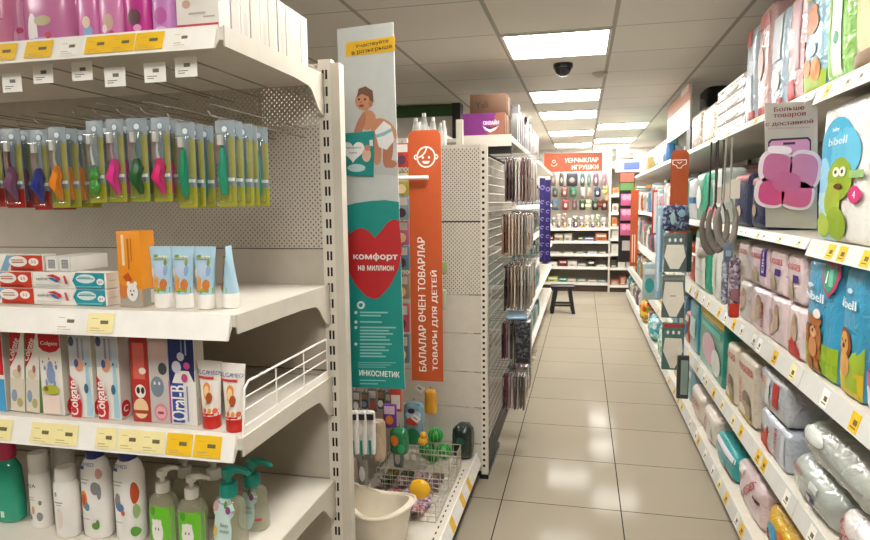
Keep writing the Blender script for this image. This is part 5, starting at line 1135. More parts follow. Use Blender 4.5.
# --- top shelf, near to far
RP('nappy_pack', 'gold and brown pack at the near end of the top shelf', 'nappy pack', 854, 0, 892, 70, zt_, F_('#a07a48'), [('e', .5, .4, .35, .3, '#c9a878'), ('r', 0, 0, 1, .14, '#7a5a34'), ('e', .4, .75, .4, .15, '#e0d2b4')], h=.40, **soft)
RP('nappy_pack', 'pale green pack beside the gold one on the top shelf', 'nappy pack', 829, 0, 853, 78, zt_, F_('#8fc06a'), [('r', .3, .0, .75, 1, '#c9dcc4'), ('r', 0, 0, .28, 1, '#86b83a'), ('e', .55, .35, .12, .05, '#3a8a5a'), ('e', .55, .75, .3, .12, '#e2eee0'), ('e', .15, .5, .1, .12, '#c9d86a')], h=.41, **soft, seed=2)
RP('nappy_pack', 'blue pack with orange animals on green grass on the top shelf', 'nappy pack', 805, 0, 828, 88, zt_, F_('#8cb4c4'), [('r', 0, 0, 1, .18, '#9ab23a'), ('e', .5, .6, .28, .09, '#c0764a'), ('e', .5, .7, .2, .06, '#c0764a'), ('e', .3, .24, .2, .08, '#d8762a'), ('e', .7, .2, .2, .1, '#d8762a'), ('e', .5, .38, .25, .06, '#a8c4d0'), ('e', .5, .86, .35, .06, '#d8c84a'), ('r', 0, .06, .06, .5, '#b8302a')], h=.41, **soft, seed=3)
for i, (x0, x1, y0, c, lab, art) in enumerate((
    (789, 804, 0, '#d8b4b4', 'pink wrapped pack with a red foot next to the animal pack', [('r', .1, 0, .7, .22, '#b8302c'), ('r', .5, .3, .9, .9, '#c8a4a8'), ('e', .4, .6, .25, .1, '#e6d8d8')]),
    (773, 788, 0, '#a9bcc8', 'pale blue wrapped pack with silver patch on the top shelf', [('r', .1, .5, .8, .95, '#c4ccd4'), ('e', .5, .3, .3, .1, '#d8d0cc'), ('r', .55, 0, .9, .12, '#a83a3a')]),
    (759, 772, 6, '#cfa8a4', 'dusty pink wrapped pack second before the white tubs', [('r', .2, 0, .9, .1, '#b0342c'), ('e', .4, .5, .3, .15, '#e0c8c2'), ('r', .1, .8, .9, .93, '#c05a50')]),
    (747, 758, 26, '#b4c2cc', 'grey blue wrapped pack with a red top corner beside the white tubs', [('r', .1, .8, .6, 1, '#b8302c'), ('r', .2, .1, .8, .5, '#ccd4da'), ('r', .5, 0, .95, .12, '#a83a34')]))):
    RP('nappy_pack', lab, 'nappy pack', x0, y0, x1, 104, zt_, F_(c), art, h=.41 if y0 < 6 else None, **soft, seed=i+4)
for i in range(4):
    zz = zt_+i*.068; nm = ['lowest', 'second from below', 'third from below', 'uppermost'][i]
    RP('wipes_tub', 'white clear lidded tub stacked on the top shelf, %s of the stack' % nm, 'tub', 718, 50, 746, 120, zz+.0008*i, M('#c4bcb2', .2, 'film'), [('r', .05, .7, .95, .9, '#e6e2da'), ('e', .5, .35, .3, .2, '#b8b0a6')], h=.066, r=.012, group='white tubs stacked on the top shelf')
for i, (x0, x1, y0, c, lab) in enumerate(((703, 715.5, 104, '#c8bfb2', 'crumpled white lace bag next to the stacked tubs'), (692, 702, 112, '#bdb2a6', 'cream lace bag beyond the stacked tubs'))):
    RP('lace_bag', lab, 'bag', x0, y0, x1, 142, zt_, M(c, .4, 'motley', (70, '#e0d8cc', '#a89c8e', c)), **soft, seed=i+30)
t = thing('backpack', 'black rucksack with pink straps lying on the top shelf', 'bag', (1.04, at(704, 110, X=1.04).y, zt_+EPS), -PI/2)
pack('body', None, None, .5, .2, at(702, 84, X=1.04).z-zt_, M('#17181e', .5, 'cloth'), [('r', .05, .6, .95, .66, '#8a8a90')], r=.05, bulge=.02, wr=.006, parent=t)
for sx in (-.1, .06): B().tube([(sx, -.02, .26), (sx+.01, -.04, .15), (sx+.03, -.025, .02)], .011, M('#a8808c', .6), 6).build('strap', t)
B().tube([(-.15, -.025, .20), (.0, -.035, .215), (.15, -.025, .20)], .008, M('#c9c4cc', .5), 6).build('piping', t)
# leaning poster on the top shelf
YT = 5.6
a, c = at(668, 110, Y=YT).x, at(690, 110, Y=YT).x
t = thing('poster', 'salmon and white poster board standing high on the nappy gondola', 'poster', (.82, 5.5, zt_+.03))
b = B(); pm = M('#e2dcd6', .4)
y0, y1 = at(690, 108, X=.82).y, at(668, 108, X=.82).y
zz0, zz1 = at(690, 128, X=.82).z, 2.47
b.prism([(y0-5.5, zz0-zt_-.03), (y1-5.5, zz0-zt_-.03), (y1-5.5, zz1-zt_-.03), (y0-5.5, zz1-zt_-.03)], 0, 0, .012, pm)
b.box(-.0006, y0-5.5, zz0+.2-zt_, 0, y1-5.5, zz1-zt_-.03, M('#c98a6a', .4)); b.box(-.0012, y0-5.4, zz0+.28-zt_, -.0006, y0-5.4+.4, zz0+.34-zt_, M('#ecd8cc', .4))
b.build('board', t); B().box(.0, -.1, -.03+EPS, .1, .1, zz0-zt_-.03, M('#3a3836', .5)).build('foot', t)
# --- shelf under it
RP('nappy_pack', 'white and sky blue pack with a green caterpillar on the fourth shelf', 'nappy pack', 820, 96, 872, 236, z4_, F_('#e4e2dc'), [
   ('e', .42, .72, .34, .17, '#3f9fc0'), ('e', .25, .6, .24, .16, '#3f9fc0'), ('e', .62, .62, .28, .18, '#5ab0cc'), ('e', .18, .42, .2, .2, '#8cc4d8'), ('r', 0, 0, .42, .36, '#a8d0d8'),
   ('t', 'bibell', .47, .72, .055, '#d0e6ec', 0, .38), ('t', 'baby', .42, .8, .035, '#e8f2f4', 0, .16), ('e', .56, .45, .24, .15, '#8aa42a'), ('e', .42, .3, .18, .13, '#9ab038'), ('e', .5, .14, .2, .12, '#8aa42a'), ('e', .2, .12, .16, .09, '#a8bc4a'), ('e', .5, .5, .07, .035, '#e6ecd0'), ('e', .5, .5, .025, .014, '#20240c'), ('e', .64, .5, .07, .035, '#e6ecd0'), ('e', .64, .5, .025, .014, '#20240c'), ('e', .56, .4, .09, .02, '#5a3a1a'), ('e', .15, .22, .03, .02, '#d8d8a0'), ('e', .86, .34, .09, .06, '#c0306a'), ('r', .78, .45, .96, .5, '#8ab070'), ('t', '4', .86, .34, .05, '#f4e8ec')], d=.3, **soft, seed=40)
# phone poster: a board facing down the aisle with a bubble sticking out
YPP = 2.37
Wp = lambda px, py: W(px, py, YPP)
tl, tr, br, bl = Wp(765, 99), Wp(818, 96), Wp(817, 229), Wp(766, 227)
out = [(x, max(1.424, min(1.870, z))) for x, z in (bl, br, tr, tl)]
t, b, o = board('poster', 'grey poster board with a pink phone and pink bubbles over the fourth shelf', 'poster', YPP, out, M('#aaa49c', .4))
P2 = lambda pts, c, k: b.flat([W(x, y, YPP) for x, y in pts], M(c, .45), ink(YPP, o, k))
O2 = lambda px, py, rx, ry, c, k, rot=0: O(px, py, rx, ry, c, k, rot, YPP)
_b = b
def O2(px, py, rx, ry, c, k, rot=0, sq=2.0):
    q = []
    for i in range(28):
        a = -2*PI*i/28; cx_, sx_ = math.cos(a), math.sin(a); e = (abs(cx_)**sq+abs(sx_)**sq)**(-1/sq)
        x, y = rx*cx_*e, ry*sx_*e; q.append(W(px+x*math.cos(rot)-y*math.sin(rot), py+x*math.sin(rot)+y*math.cos(rot), YPP))
    _b.flat(q, M(c, .45), ink(YPP, o, k))
wtext(b, 'Больше', 789, 108.5, YPP, o, 1, 4.6, '#7a2a44', .04, 28, .03); wtext(b, 'товаров', 789.5, 115.5, YPP, o, 1, 4.6, '#7a2a44', .04, 30, .03); wtext(b, 'с доставкой', 789, 123, YPP, o, 1, 5, '#7a2a44', .04, 44, .03); P2([(768, 128.5), (768, 129.6), (810, 127.6), (810, 126.5)], '#a88a90', 1)
P2([(768, 150), (768, 142), (771, 139), (808, 137), (811, 140), (811, 172), (768, 172)], '#30202a', 1); P2([(769.5, 150), (769.5, 143.5), (772, 141), (807, 139), (809.5, 141.5), (809.5, 172), (769.5, 172)], '#c98ab0', 2); P2([(783, 142.5), (783, 145), (795, 144.4), (795, 142)], '#30202a', 3)
bub = B()
def OB(px, py, rx, ry, c, k, rot=0, sq=3.0, bb=None, dy=0):
    q = []
    for i in range(32):
        a = -2*PI*i/32; cx_, sx_ = math.cos(a), math.sin(a); e = (abs(cx_)**sq+abs(sx_)**sq)**(-1/sq)
        x, y = rx*cx_*e, ry*sx_*e; w_ = W(px+x*math.cos(rot)-y*math.sin(rot), py+x*math.sin(rot)+y*math.cos(rot), YPP); q.append((w_[0]-o[0], w_[1]-o[1]))
    if bb: bb.prism(q, 1, -.006, -.0032, M(c, .4))
    else: bub.flat(q, M(c, .45), T(0, -.0062-.0004*k, 0))
for a in ((776, 168, 18, 18), (804, 170, 17, 20), (770, 193, 16, 15), (796, 194, 18, 16)): OB(*a, '#d8c8d0', 0, .15, 2.6, bub)
OB(787, 181, 24, 14, '#d8c8d0', 0, 0, 2.5, bub)
for a in ((777, 168, 14.5, 14, '#b8658e'), (803, 171, 14, 17, '#c07a9c'), (771, 193, 13, 12, '#c2487e'), (796, 194, 15, 13, '#c45a86'), (786, 182, 14, 10, '#b85f8a')): OB(*a, 1 if a[4] != '#b85f8a' else 2, .15)
OB(779, 150, 12, 4, '#e6dae0', 4, .05)
bub.build('bubble', t); b.build('board', t)
bb = B()
for px in (778, 805): q = W(px, 98, YPP); bb.tube([(q[0]-o[0], .002, q[1]-o[1]-.02), (q[0]-o[0], .002, 1.871-o[1])], .003, M('#cfd4d4', .2), 5)
bb.build('hanging_clip', t)
q0 = at(771, 221, Y=YPP)
# shelf 4 further goods
for i, (x0, x1, y0, c, lab, art) in enumerate((
    (752, 767, 174, '#1e2447', 'navy printed pouch with beige motifs next to the phone poster', [('e', .4, .35, .14, .12, '#b09a78'), ('e', .7, .65, .1, .08, '#8a8ab0'), ('r', .05, .85, .95, .98, '#7a2430')]),
    (735, 750, 172, '#1a2040', 'navy printed pouch with a red edge near the grey slings', [('e', .5, .3, .14, .1, '#c0a888'), ('e', .4, .6, .12, .08, '#9a8a80'), ('r', .05, .86, .95, 1, '#8a2630')]))):
    RP('pouch', lab, 'pouch', x0, y0, x1, 228, z4_, M(c, .5, 'cloth'), art, X=.80, **soft, seed=50+i)
RP('hanging_pack', 'dark red pack standing behind the navy pouches', 'pack', 738, 164, 762, 228, z4_, M('#5a1e26', .5), [('r', .1, .7, .9, .9, '#a83a3a')], X=1.02, d=.1, r=.02)
for i, (x0, x1, y0, c, lab, art) in enumerate((
    (706, 720, 168, '#c4cfc8', 'white and green baby bottle pack behind the sling cords', [('e', .4, .5, .3, .3, '#1f8a6a'), ('r', .3, .1, .9, .3, '#d87a80'), ('r', .1, .8, .9, .95, '#2a9a7a')]),
    (697, 705, 172, '#3a9a7c', 'teal bib pack on the fourth shelf beyond the sling cords', [('e', .5, .5, .3, .25, '#d8e0da')]),
    (689, 696, 178, '#d0d8d8', 'white bib pack with blue stripe on the fourth shelf', [('r', 0, .4, 1, .55, '#3a6a9a')]))):
    RP('baby_pack', lab, 'pack', x0, y0, x1, 216, z4_, F_(c), art, d=.15, **soft, seed=60+i)
# grey slings that hang by cords from the top shelf
def sling(px, py0, py1, py2, Y, label, c, c2):
    q0, q1, q2 = at(px, py0, Y=Y), at(px, py1, Y=Y), at(px, py2, Y=Y); x = q1.x
    t = thing('hanging_sling', label, 'sling', (x, Y, q2.z)); b = B(); h0, h1 = q0.z-q2.z, q1.z-q2.z
    for s_ in (-1, 1): b.tube([(.012*s_, 0, h0), (.014*s_, .003, h1+.02), (.03*s_, 0, h1-.03)], .0045, M(c2, .8), 6)
    b.build('cord', t); b = B()
    b.tube(smooth([(-.03, 0, h1-.02), (-.045, -.01, h1*.6), (-.03, 0, h1*.2), (0, -.008, 0), (.03, 0, h1*.22), (.04, .01, h1*.65), (.03, 0, h1-.02)]), [.009+.007*math.sin(PI*q_/24) for q_ in range(25)], M(c, .9, 'cloth'), 8); b.build('loop', t)
    B().box(.012, -.006, h1+.02, .05, -.004, h1+.1, M('#c9c2b6', .5)).build('swing_tag', t)
sling(719, 140, 206, 250, 3.16, 'grey knitted sling with dark cords hanging from the top shelf, nearer the pouches', '#6f6860', '#3a2c2e')
sling(727, 138, 203, 246, 3.02, 'grey knitted sling hanging beside the first, next to the navy pouches', '#7d776f', '#8f877d')
sling(712, 142, 208, 252, 3.34, 'brown grey knitted sling with a round pompom end', '#6a625a', '#2e2426')
# --- shelf 3
bear = [('r', 0, 0, 1, .3, '#9ab82c'), ('p', [(0, .2), (.3, .36), (.6, .3), (1, .16), (1, 0), (0, 0)], '#86a828'), ('e', .42, .4, .2, .1, '#b06a34'), ('e', .42, .24, .23, .14, '#b06a34'), ('e', .28, .48, .07, .04, '#b06a34'), ('e', .58, .48, .07, .04, '#b06a34'), ('e', .42, .37, .1, .05, '#d8a878'), ('e', .36, .42, .02, .012, '#20160e'), ('e', .48, .42, .02, .012, '#20160e'), ('e', .42, .385, .03, .015, '#3a2418'), ('e', .42, .24, .13, .09, '#c98a54'), ('e', .24, .34, .06, .1, '#b06a34'), ('e', .62, .34, .06, .1, '#b06a34'), ('e', .32, .09, .09, .07, '#a86230'), ('e', .54, .09, .09, .07, '#a86230'), ('e', .55, .54, .12, .04, '#e8d8d0')]
RP('nappy_pack', 'sky blue nappy pack with a standing brown bear on grass', 'nappy pack', 806, 249, 841, 375, z3_, F_('#3a9cc4'), bear+[('t', 'bibell', .42, .68, .075, '#eaf4f6', 0, .6), ('e', .3, .77, .1, .02, '#c4e0ea'), ('p', [(.62, .97), (.72, 1), (.84, .97), (.96, 1), (1, .9), (.95, .78), (.82, .7), (.7, .77), (.62, .88)], '#c0486a'), ('p', [(.66, .95), (.74, .97), (.84, .94), (.94, .97), (.96, .88), (.92, .79), (.82, .73), (.73, .79), (.67, .88)], '#2f9a7a'), ('t', '1', .76, .87, .1, '#f0f4ee'), ('r', .82, .8, .92, .94, '#7ac0a0')], d=.3, **soft, seed=70, left=[('r', 0, 0, 1, 1, '#1f6a9a')])
RP('nappy_pack', 'blue and yellow nappy pack with a lion beside the brown bear pack', 'nappy pack', 842, 252, 868, 392, z3_, F_('#3f9cc0'), [('r', 0, 0, 1, .22, '#d8b830'), ('p', [(.3, .2), (.7, .36), (1, .42), (1, 0), (.3, 0)], '#9ab434'), ('e', .4, .42, .27, .12, '#8a4a1c'), ('e', .4, .42, .18, .09, '#d8a058'), ('e', .4, .26, .2, .1, '#d8a058'), ('e', .32, .44, .03, .012, '#20160e'), ('e', .48, .44, .03, .012, '#20160e'), ('e', .4, .4, .05, .02, '#3a2418'), ('t', 'bibell', .42, .72, .07, '#eaf4f6', 0, .75), ('e', .5, .82, .1, .02, '#c4e0ea')], d=.3, **soft, seed=71)
RP('nappy_pack', 'violet nappy pack at the near edge of the third shelf', 'nappy pack', 869, 260, 892, 400, z3_, F_('#6a5a9a'), [('r', 0, 0, 1, .3, '#c05a80'), ('e', .3, .12, .2, .08, '#e6dce6')], d=.3, h=.40, **soft, seed=72)
PK = '#d8c4c4'
pr_ = [(787, 805, 240, '#d9c6c6', 'nearest the bear pack'), (769, 786, 238, '#d6c2c4', 'second from the bear pack'), (750, 768, 237, '#d9c4c8', 'third from the bear pack'), (738, 749, 238, '#cfc4c2', 'fourth from the bear pack')]
for i, (x0, x1, y0, c, wd) in enumerate(pr_):
    hh = .196
    low = [('e', .55, .55, .2, .25, '#b8a088'), ('e', .55, .75, .13, .12, '#a88a6a'), ('e', .3, .3, .15, .12, '#cab4a4')]+([('p', [(.1, 0), (.2, .3), (.45, .4), (.8, .25), (.95, 0)], '#b8261e')] if i == 0 else [('t', 'Simple', .78, .45, .2, '#b8262e', 90, .6)] if i == 2 else [('r', .06, .1, .2, .7, '#c8a4a8')])
    RP('nappy_pack', 'pale pink nappy pack on the third shelf, lower layer, %s' % wd, 'nappy pack', x0, 300, x1, 365, z3_, F_(c), low, h=hh, d=.28, group='pale pink nappy packs, lower layer', r=.02, bulge=.008, wr=.002, seed=80+i)
    up = [HUG(.5, .76, .13, .8)]+([('r', .55, .45, .85, .6, '#4a2a7a'), ('r', .1, .48, .4, .52, '#b8a0a8')] if i < 2 else [('r', .74, .3, .96, .98, '#4a2a7a'), ('t', 'Elite', .85, .64, .12, '#e4d8ec', 90, .5)] if i == 2 else [])+[('e', .45, .25, .18, .18, '#a8967c'), ('e', .45, .42, .1, .08, '#b8a488')]
    RP('nappy_pack', 'pale pink nappy pack on the third shelf, upper layer, %s' % wd, 'nappy pack', x0, y0, x1, 300, z3_+hh+.002, F_(c), up, h=.186, d=.28, group='pale pink nappy packs, upper layer', r=.02, bulge=.008, wr=.002, seed=90+i)
RP('nappy_pack', 'white box of pads with a teal edge on the third shelf', 'pack', 695, 226, 711, 284, z3_, F_('#1f9a78'), [('r', .12, .06, .82, .86, '#dcdcd2'), ('r', .2, .3, .7, .34, '#c4c8c0'), ('r', .2, .5, .7, .53, '#c4c8c0')], **soft, seed=99)
RP('nappy_pack', 'white wrapped pad pack next to the teal edged one', 'pack', 713, 238, 722, 290, z3_, F_('#d8d8d0'), [('r', .2, .2, .6, .7, '#c8ccc4')], **soft, seed=98)
q = at(703, 253, X=.72); t = thing('pompom', 'small round grey pompom hanging in front of the teal edged box', 'pompom', (.715, q.y, q.z-.035)); B().ball((0, 0, .035), .034, M('#a39a90', .9, 'cloth'), 14).build('ball', t); B().tube([(0, 0, .066), (.002, 0, .2)], .003, M('#6a625a', .8), 5).build('cord', t)
def strip(px0, py0, px1, py1, Y, label, m, art, cat='hanging pack', name='hanging_pack', d=.03, **kw): return hanger(px0, py0, px1, py1, Y, label, m, art, name, cat, d, **kw)
strip(729, 258, 741, 318, 2.86, 'plum netted pouch with red card foot hanging before the third shelf', M('#6a5a68', .4, 'motley', (90, '#8a7a88', '#4a3a48', '#a8a0a8')), [('r', 0, 0, 1, .25, '#b8301e'), ('r', .1, .3, .9, .5, '#8a5a64')], r=.01, bulge=.006)
strip(722, 258, 729, 305, 3.0, 'grey netted pouch hanging beside the plum one', M('#8a9098', .4, 'motley', (90, '#a8b0b4', '#5a5a6a', '#787a88')), [], r=.01, bulge=.004)
strip(724, 243, 733, 262, 2.95, 'small slate blue card hanging above the netted pouches', M('#5a6a7a', .4), [('r', .2, .3, .8, .6, '#8a98a4')], r=.003, d=.015)
# --- shelf 2
b_ = dict(r=.02, bulge=.01, wr=.003)
RP('nappy_box', 'teal green nappy box with a yellow rim on the second shelf', 'nappy box', 700, 305, 724, 375, z2_, F_('#1f8a78'), [('r', 0, .78, 1, .88, '#d8b428'), ('e', .45, .35, .3, .22, '#c8a4b0'), ('r', .1, .62, .9, .7, '#5ab0a0'), ('e', .75, .25, .18, .18, '#d8dcd4')], d=.3, seed=101, r=.012, wr=.002)
RP('nappy_box', 'blue green nappy pack beyond the yellow rimmed box', 'nappy pack', 690, 300, 699, 352, z2_, F_('#2a8a9a'), [('r', .2, .3, .8, .7, '#b8d0d0')], **b_, seed=102)
for i, (x0, x1, y0, lab, an) in enumerate(((727, 737, 328, 'cream nappy pack with red lettering beside the yellow rimmed box', 0), (739, 757, 334, 'tilted cream nappy pack second from the yellow rimmed box', -4))):
    o_ = RP('nappy_pack', lab, 'nappy pack', x0, y0, x1, 405, z2_, F_('#cfc4b2'), [HUG(.5, .82, .1, .85), ('t', 'HUGGIES', .3, .45, .13, '#b03028', 90, .4), ('e', .65, .35, .22, .16, '#7a6a58'), ('e', .65, .2, .25, .14, '#a8987e'), ('e', .4, .15, .2, .1, '#e0d8c8'), ('r', .1, .03, .9, .1, '#c8a838')], d=.28, h=.31, **b_, seed=103+i)
    o_.rotation_euler = (0, R(an*.4), -PI/2); o_.location.z += .006 if an else 0
RP('nappy_pack', 'pale blue nappy pack on the second shelf below the pink ones, upper of two', 'nappy pack', 760, 352, 789, 405, z2_+.172, F_('#b4b8c0'), [HUG(.22, .75, .16, .4), ('r', .62, .3, .8, .9, '#b8302a'), ('r', .35, .2, .5, .9, '#c8ccd0'), ('r', .3, .5, .36, .9, '#c8a87a')], h=.17, d=.3, **b_, seed=110)
RP('nappy_pack', 'pale blue nappy pack on the second shelf, lower one with a red print', 'nappy pack', 760, 405, 789, 460, z2_, F_('#b0b6c0'), [('p', [(.0, 0), (.1, .6), (.25, .4), (.4, .75), (.45, 0)], '#c03a22'), ('t', 'HUGGIES', .68, .5, .16, '#b8262e', 90, .8), ('r', .85, .1, .95, .9, '#c8ccd4')], h=.17, d=.3, **b_, seed=111)
RP('nappy_pack', 'pink white nappy pack deep on the second shelf behind the clear roll', 'nappy pack', 801, 380, 850, 430, z2_+.19, F_('#d4bcbc'), [HUG(.3, .7, .2, .5)], X=1.085, d=.18, h=.19, **b_, seed=112)
RP('nappy_roll', 'grey white pack of nappies wrapped in clear film, upper one on the second shelf', 'nappy pack', 800, 402, 880, 470, z2_+.158, M('#a8aca4', .18, 'film', 14), [('r', .02, .5, .98, .56, '#8a8e88'), ('e', .2, .75, .2, .2, '#c8ccc6')], h=.15, d=.3, r=.06, bulge=.012, wr=.006, seed=113)
RP('nappy_roll', 'clear wrapped nappy pack below it with barcode label', 'nappy pack', 790, 460, 838, 530, z2_, M('#a4aaa4', .18, 'film', 14), [HUG(.18, .7, .14, .3, 0), ('r', .55, .62, .72, .8, '#c8ccc8'), ('r', .5, .25, .68, .48, '#3a2a4a'), ('r', .52, .3, .6, .44, '#b8b4c0')], h=.15, d=.3, r=.04, bulge=.014, wr=.006, seed=114)
RP('nappy_roll', 'white puffy nappy pack with red lettering at the near end of the second shelf', 'nappy pack', 839, 450, 885, 540, z2_, M('#ccc6c2', .2, 'film', 14), [('t', 'HUGGIES', .35, .6, .17, '#b8262e', -25, .55), ('r', .1, .1, .25, .5, '#b83a34')], h=.152, d=.3, r=.04, bulge=.014, wr=.006, seed=115)
# --- base shelf
wh = dict(r=.03, bulge=.014, wr=.005)
RP('nappy_pack', 'cream nappy pack lying on the base shelf by the hanging bibs', 'nappy pack', 692, 372, 703, 398, z1_, F_('#d4c9bc'), [HUG(.5, .6, .2, .8)], X=.75, d=.3, h=.19, **wh, seed=120)
RP('nappy_pack', 'white nappy pack with red upright lettering on the base shelf before the teal pack', 'nappy pack', 704, 385, 716, 420, z1_, F_('#d8d0c4'), [('t', 'HUGGIES', .35, .5, .2, '#b03028', 60, .7), ('r', .6, .2, .9, .7, '#e0dcd6')], X=.75, d=.3, h=.19, **wh, seed=121)
RP('wipes_pack', 'cream topped carton deep on the base shelf behind the teal pack', 'carton', 712, 412, 738, 440, z1_, M('#c8bc9a', .5), [('t', 'HUGGIES', .4, .8, .12, '#b03028', 0, .3)], X=1.08, d=.2, h=.22, r=.004)
RP('wipes_pack', 'teal wipes pack on the base shelf beyond the yellow bag', 'wipes pack', 716, 430, 736, 462, z1_, F_('#1f9a9a'), [('r', 0, .75, 1, .95, '#d8d8dc'), ('r', .1, .7, .9, .76, '#5a5a9a'), ('e', .5, .3, .2, .12, '#7ac4c4'), ('r', 0, 0, 1, .1, '#b84a3a')], X=.755, d=.28, h=.15, **wh, seed=122)
RP('nappy_pack', 'big pale pink nappy pack with red ends on the base shelf beside the yellow bag', 'nappy pack', 738, 455, 764, 525, z1_, F_('#d4bfc0'), [('t', 'HUGGIES', .5, .55, .2, '#b03038', 35, .6), ('r', .02, .7, .3, .95, '#e0dad4'), ('r', 0, .55, .2, .66, '#b83a34'), ('r', .75, .6, .95, .68, '#5a2a38')], X=.76, d=.32, h=.2, **wh, seed=123)
RP('nappy_bag', 'yellow bag with blue figures at the near end of the base shelf', 'bag', 766, 500, 812, 545, z1_, F_('#d8aa1c'), [('e', .25, .6, .12, .16, '#3a9ac4'), ('e', .3, .3, .16, .14, '#3a9ac4'), ('e', .7, .4, .14, .16, '#4aa4c8'), ('e', .5, .75, .14, .1, '#c2642a'), ('e', .6, .15, .16, .1, '#c2642a'), ('e', .82, .7, .1, .1, '#b85a2a'), ('e', .1, .35, .08, .1, '#c0402a'), ('e', .45, .5, .08, .06, '#e8d890')], X=.765, d=.3, h=.20, r=.04, bulge=.016, wr=.008, seed=124)
# --- hanging bibs, packs and the orange sign at the bay joint
YB1 = 4.35
NV = M('#22284a', .5, 'motley', (60, '#5a6884', '#1c2040', '#8a9aa4'))
strip(663, 205, 690, 231, YB1, 'navy patterned bag hanging under the orange nappy sign', NV, [('e', .35, .5, .1, .25, '#9ab0b0'), ('e', .7, .7, .15, .15, '#7aa0b0')], d=.06, r=.02, bulge=.008)
strip(664, 233, 686, 272, YB1, 'white bib in a red and navy headed pack, just under the patterned bag', M('#5a6a68', .25, 'film'), [('r', .02, .9, .98, 1, '#b8301e'), ('r', .02, .74, .98, .9, '#22305a'), ('e', .25, .82, .06, .05, '#e8e8ea'), ('e', .5, .82, .06, .05, '#e8e8ea'), ('e', .75, .82, .06, .05, '#e8e8ea'), ('p', [(.12, .7), (.88, .7), (.98, .4), (.7, .08), (.3, .08), (.02, .4)], '#e4ded0')], r=.006)
strip(662, 275, 685, 318, YB1-.06, 'white bib in a grey headed pack, second down the strip', M('#5f6c6a', .25, 'film'), [('r', .05, .88, .95, .99, '#7a7a78'), ('p', [(.12, .84), (.88, .84), (.98, .4), (.65, .03), (.35, .03), (.02, .4)], '#e6dfd0'), ('r', .35, .5, .6, .53, '#a8a49a')], r=.006)
strip(662, 323, 684, 370, YB1-.1, 'white bib in a red and navy headed pack, lowest of the strip', M('#4a706a', .25, 'film'), [('r', .05, .9, .95, .98, '#a83a3a'), ('r', .02, .72, .98, .88, '#22405a'), ('e', .25, .8, .06, .04, '#e8e8ea'), ('e', .5, .8, .06, .04, '#e8e8ea'), ('e', .75, .8, .06, .04, '#e8e8ea'), ('p', [(.12, .68), (.88, .68), (.95, .4), (.6, .04), (.4, .04), (.05, .4)], '#e6dfd0')], r=.006)
strip(677, 356, 689, 399, YB1-.2, 'black pack with a clear window hanging above the base shelf lip', M('#26282a', .3, 'film'), [('r', .3, .1, .9, .9, '#8a9894'), ('e', .6, .5, .15, .25, '#7a9a90')], r=.006)
strip(687, 232, 692, 272, YB1+.02, 'dark green card hanging beside the white bibs', M('#14332a', .4), [], r=.003)
strip(655, 205, 664, 300, YB1+.35, 'long pale blue bag of towels hanging next to the bibs', M('#9ab8cc', .25, 'film'), [('r', .2, .1, .5, .9, '#c4d4dc'), ('r', .6, .3, .8, .8, '#5a8ab0')], r=.015, bulge=.006, wr=.003)
strip(652, 190, 657, 235, YB1+.4, 'narrow red edged card hanging beside the pale blue bag', M('#b8262a', .4), [('r', .3, .05, .95, .95, '#d8d4cc')], r=.002, d=.01)
strip(642, 262, 660, 300, YB1+1.6, 'clear bag of teal bibs hanging low beyond the white bibs', M('#a8c0c0', .2, 'film'), [('e', .4, .4, .3, .2, '#3aa09a'), ('r', .1, .7, .9, .85, '#d4d8d8')], r=.02, bulge=.008, wr=.004)
YOS = 4.62
a, c = at(670.5, 180, Y=YOS).x, at(688.5, 180, Y=YOS).x; z1 = at(679, 150, Y=YOS).z; z0 = at(679, 238, Y=YOS).z
t, b, o = board('hanging_sign', 'narrow orange sign with a white nappy outline above the navy patterned bag', 'sign', YOS, rounded(a, z0, c, z1, .035), M('#9c4318', .45))
mx = ink(YOS, o, 1); q = at(679.5, 164, Y=YOS); s_ = abs(at(679.5, 154, Y=YOS).z-q.z)/10
def band(pts, wd):
    for (xa, ya), (xb, yb) in zip(pts, pts[1:]):
        dx, dy = xb-xa, yb-ya; l = math.hypot(dx, dy); nx, ny = -dy/l*wd/2, dx/l*wd/2; ex, ey = dx/l*wd/2, dy/l*wd/2
        b.flat([(q.x+(xa-nx-ex)*s_, q.z+(ya-ny-ey)*s_), (q.x+(xb-nx+ex)*s_, q.z+(yb-ny+ey)*s_), (q.x+(xb+nx+ex)*s_, q.z+(yb+ny+ey)*s_), (q.x+(xa+nx-ex)*s_, q.z+(ya+ny-ey)*s_)], WH, mx)
band([(-6.5, 4), (6.5, 4), (6.5, 0), (3, -1.5), (1.5, -4), (-1.5, -4), (-3, -1.5), (-6.5, 0), (-6.5, 4)], .8); band([(-2, 2), (0, .5), (2, 2)], .7)
b.build('board', t); B().tube([(-.03, .013, .35), (.03, .013, .35)], .006, CHR, 6).build('bracket_rod', t)
# clusters on the top shelf far down
for i, (x0, x1, y0, y1, c, lab) in enumerate(((655, 668, 100, 128, '#6fa8a4', 'teal wrapped bag'), (642, 654, 112, 134, '#88b8b4', 'pale teal wrapped bag'), (658, 667, 130, 152, '#3a78b0', 'blue capped bottle pack'), (640, 648, 138, 158, '#c8a060', 'amber bottle pack'))):
    X = .86 if y0 > 125 else .9
    RP('wrapped_pack', '%s standing on the top shelf beyond the poster board' % lab, 'pack', x0, y0, x1, y1, zt_, F_(c), [('r', .2, .2, .5, .9, '#c8dcd8'), ('r', .6, .1, .8, .8, '#4a9090')] if i < 2 else [('r', .2, .1, .8, .5, '#dcdcd4')], X=X if i < 2 else .77, h=.34 if i < 2 else .2, d=.12 if i < 2 else .08, **b_, seed=130+i)
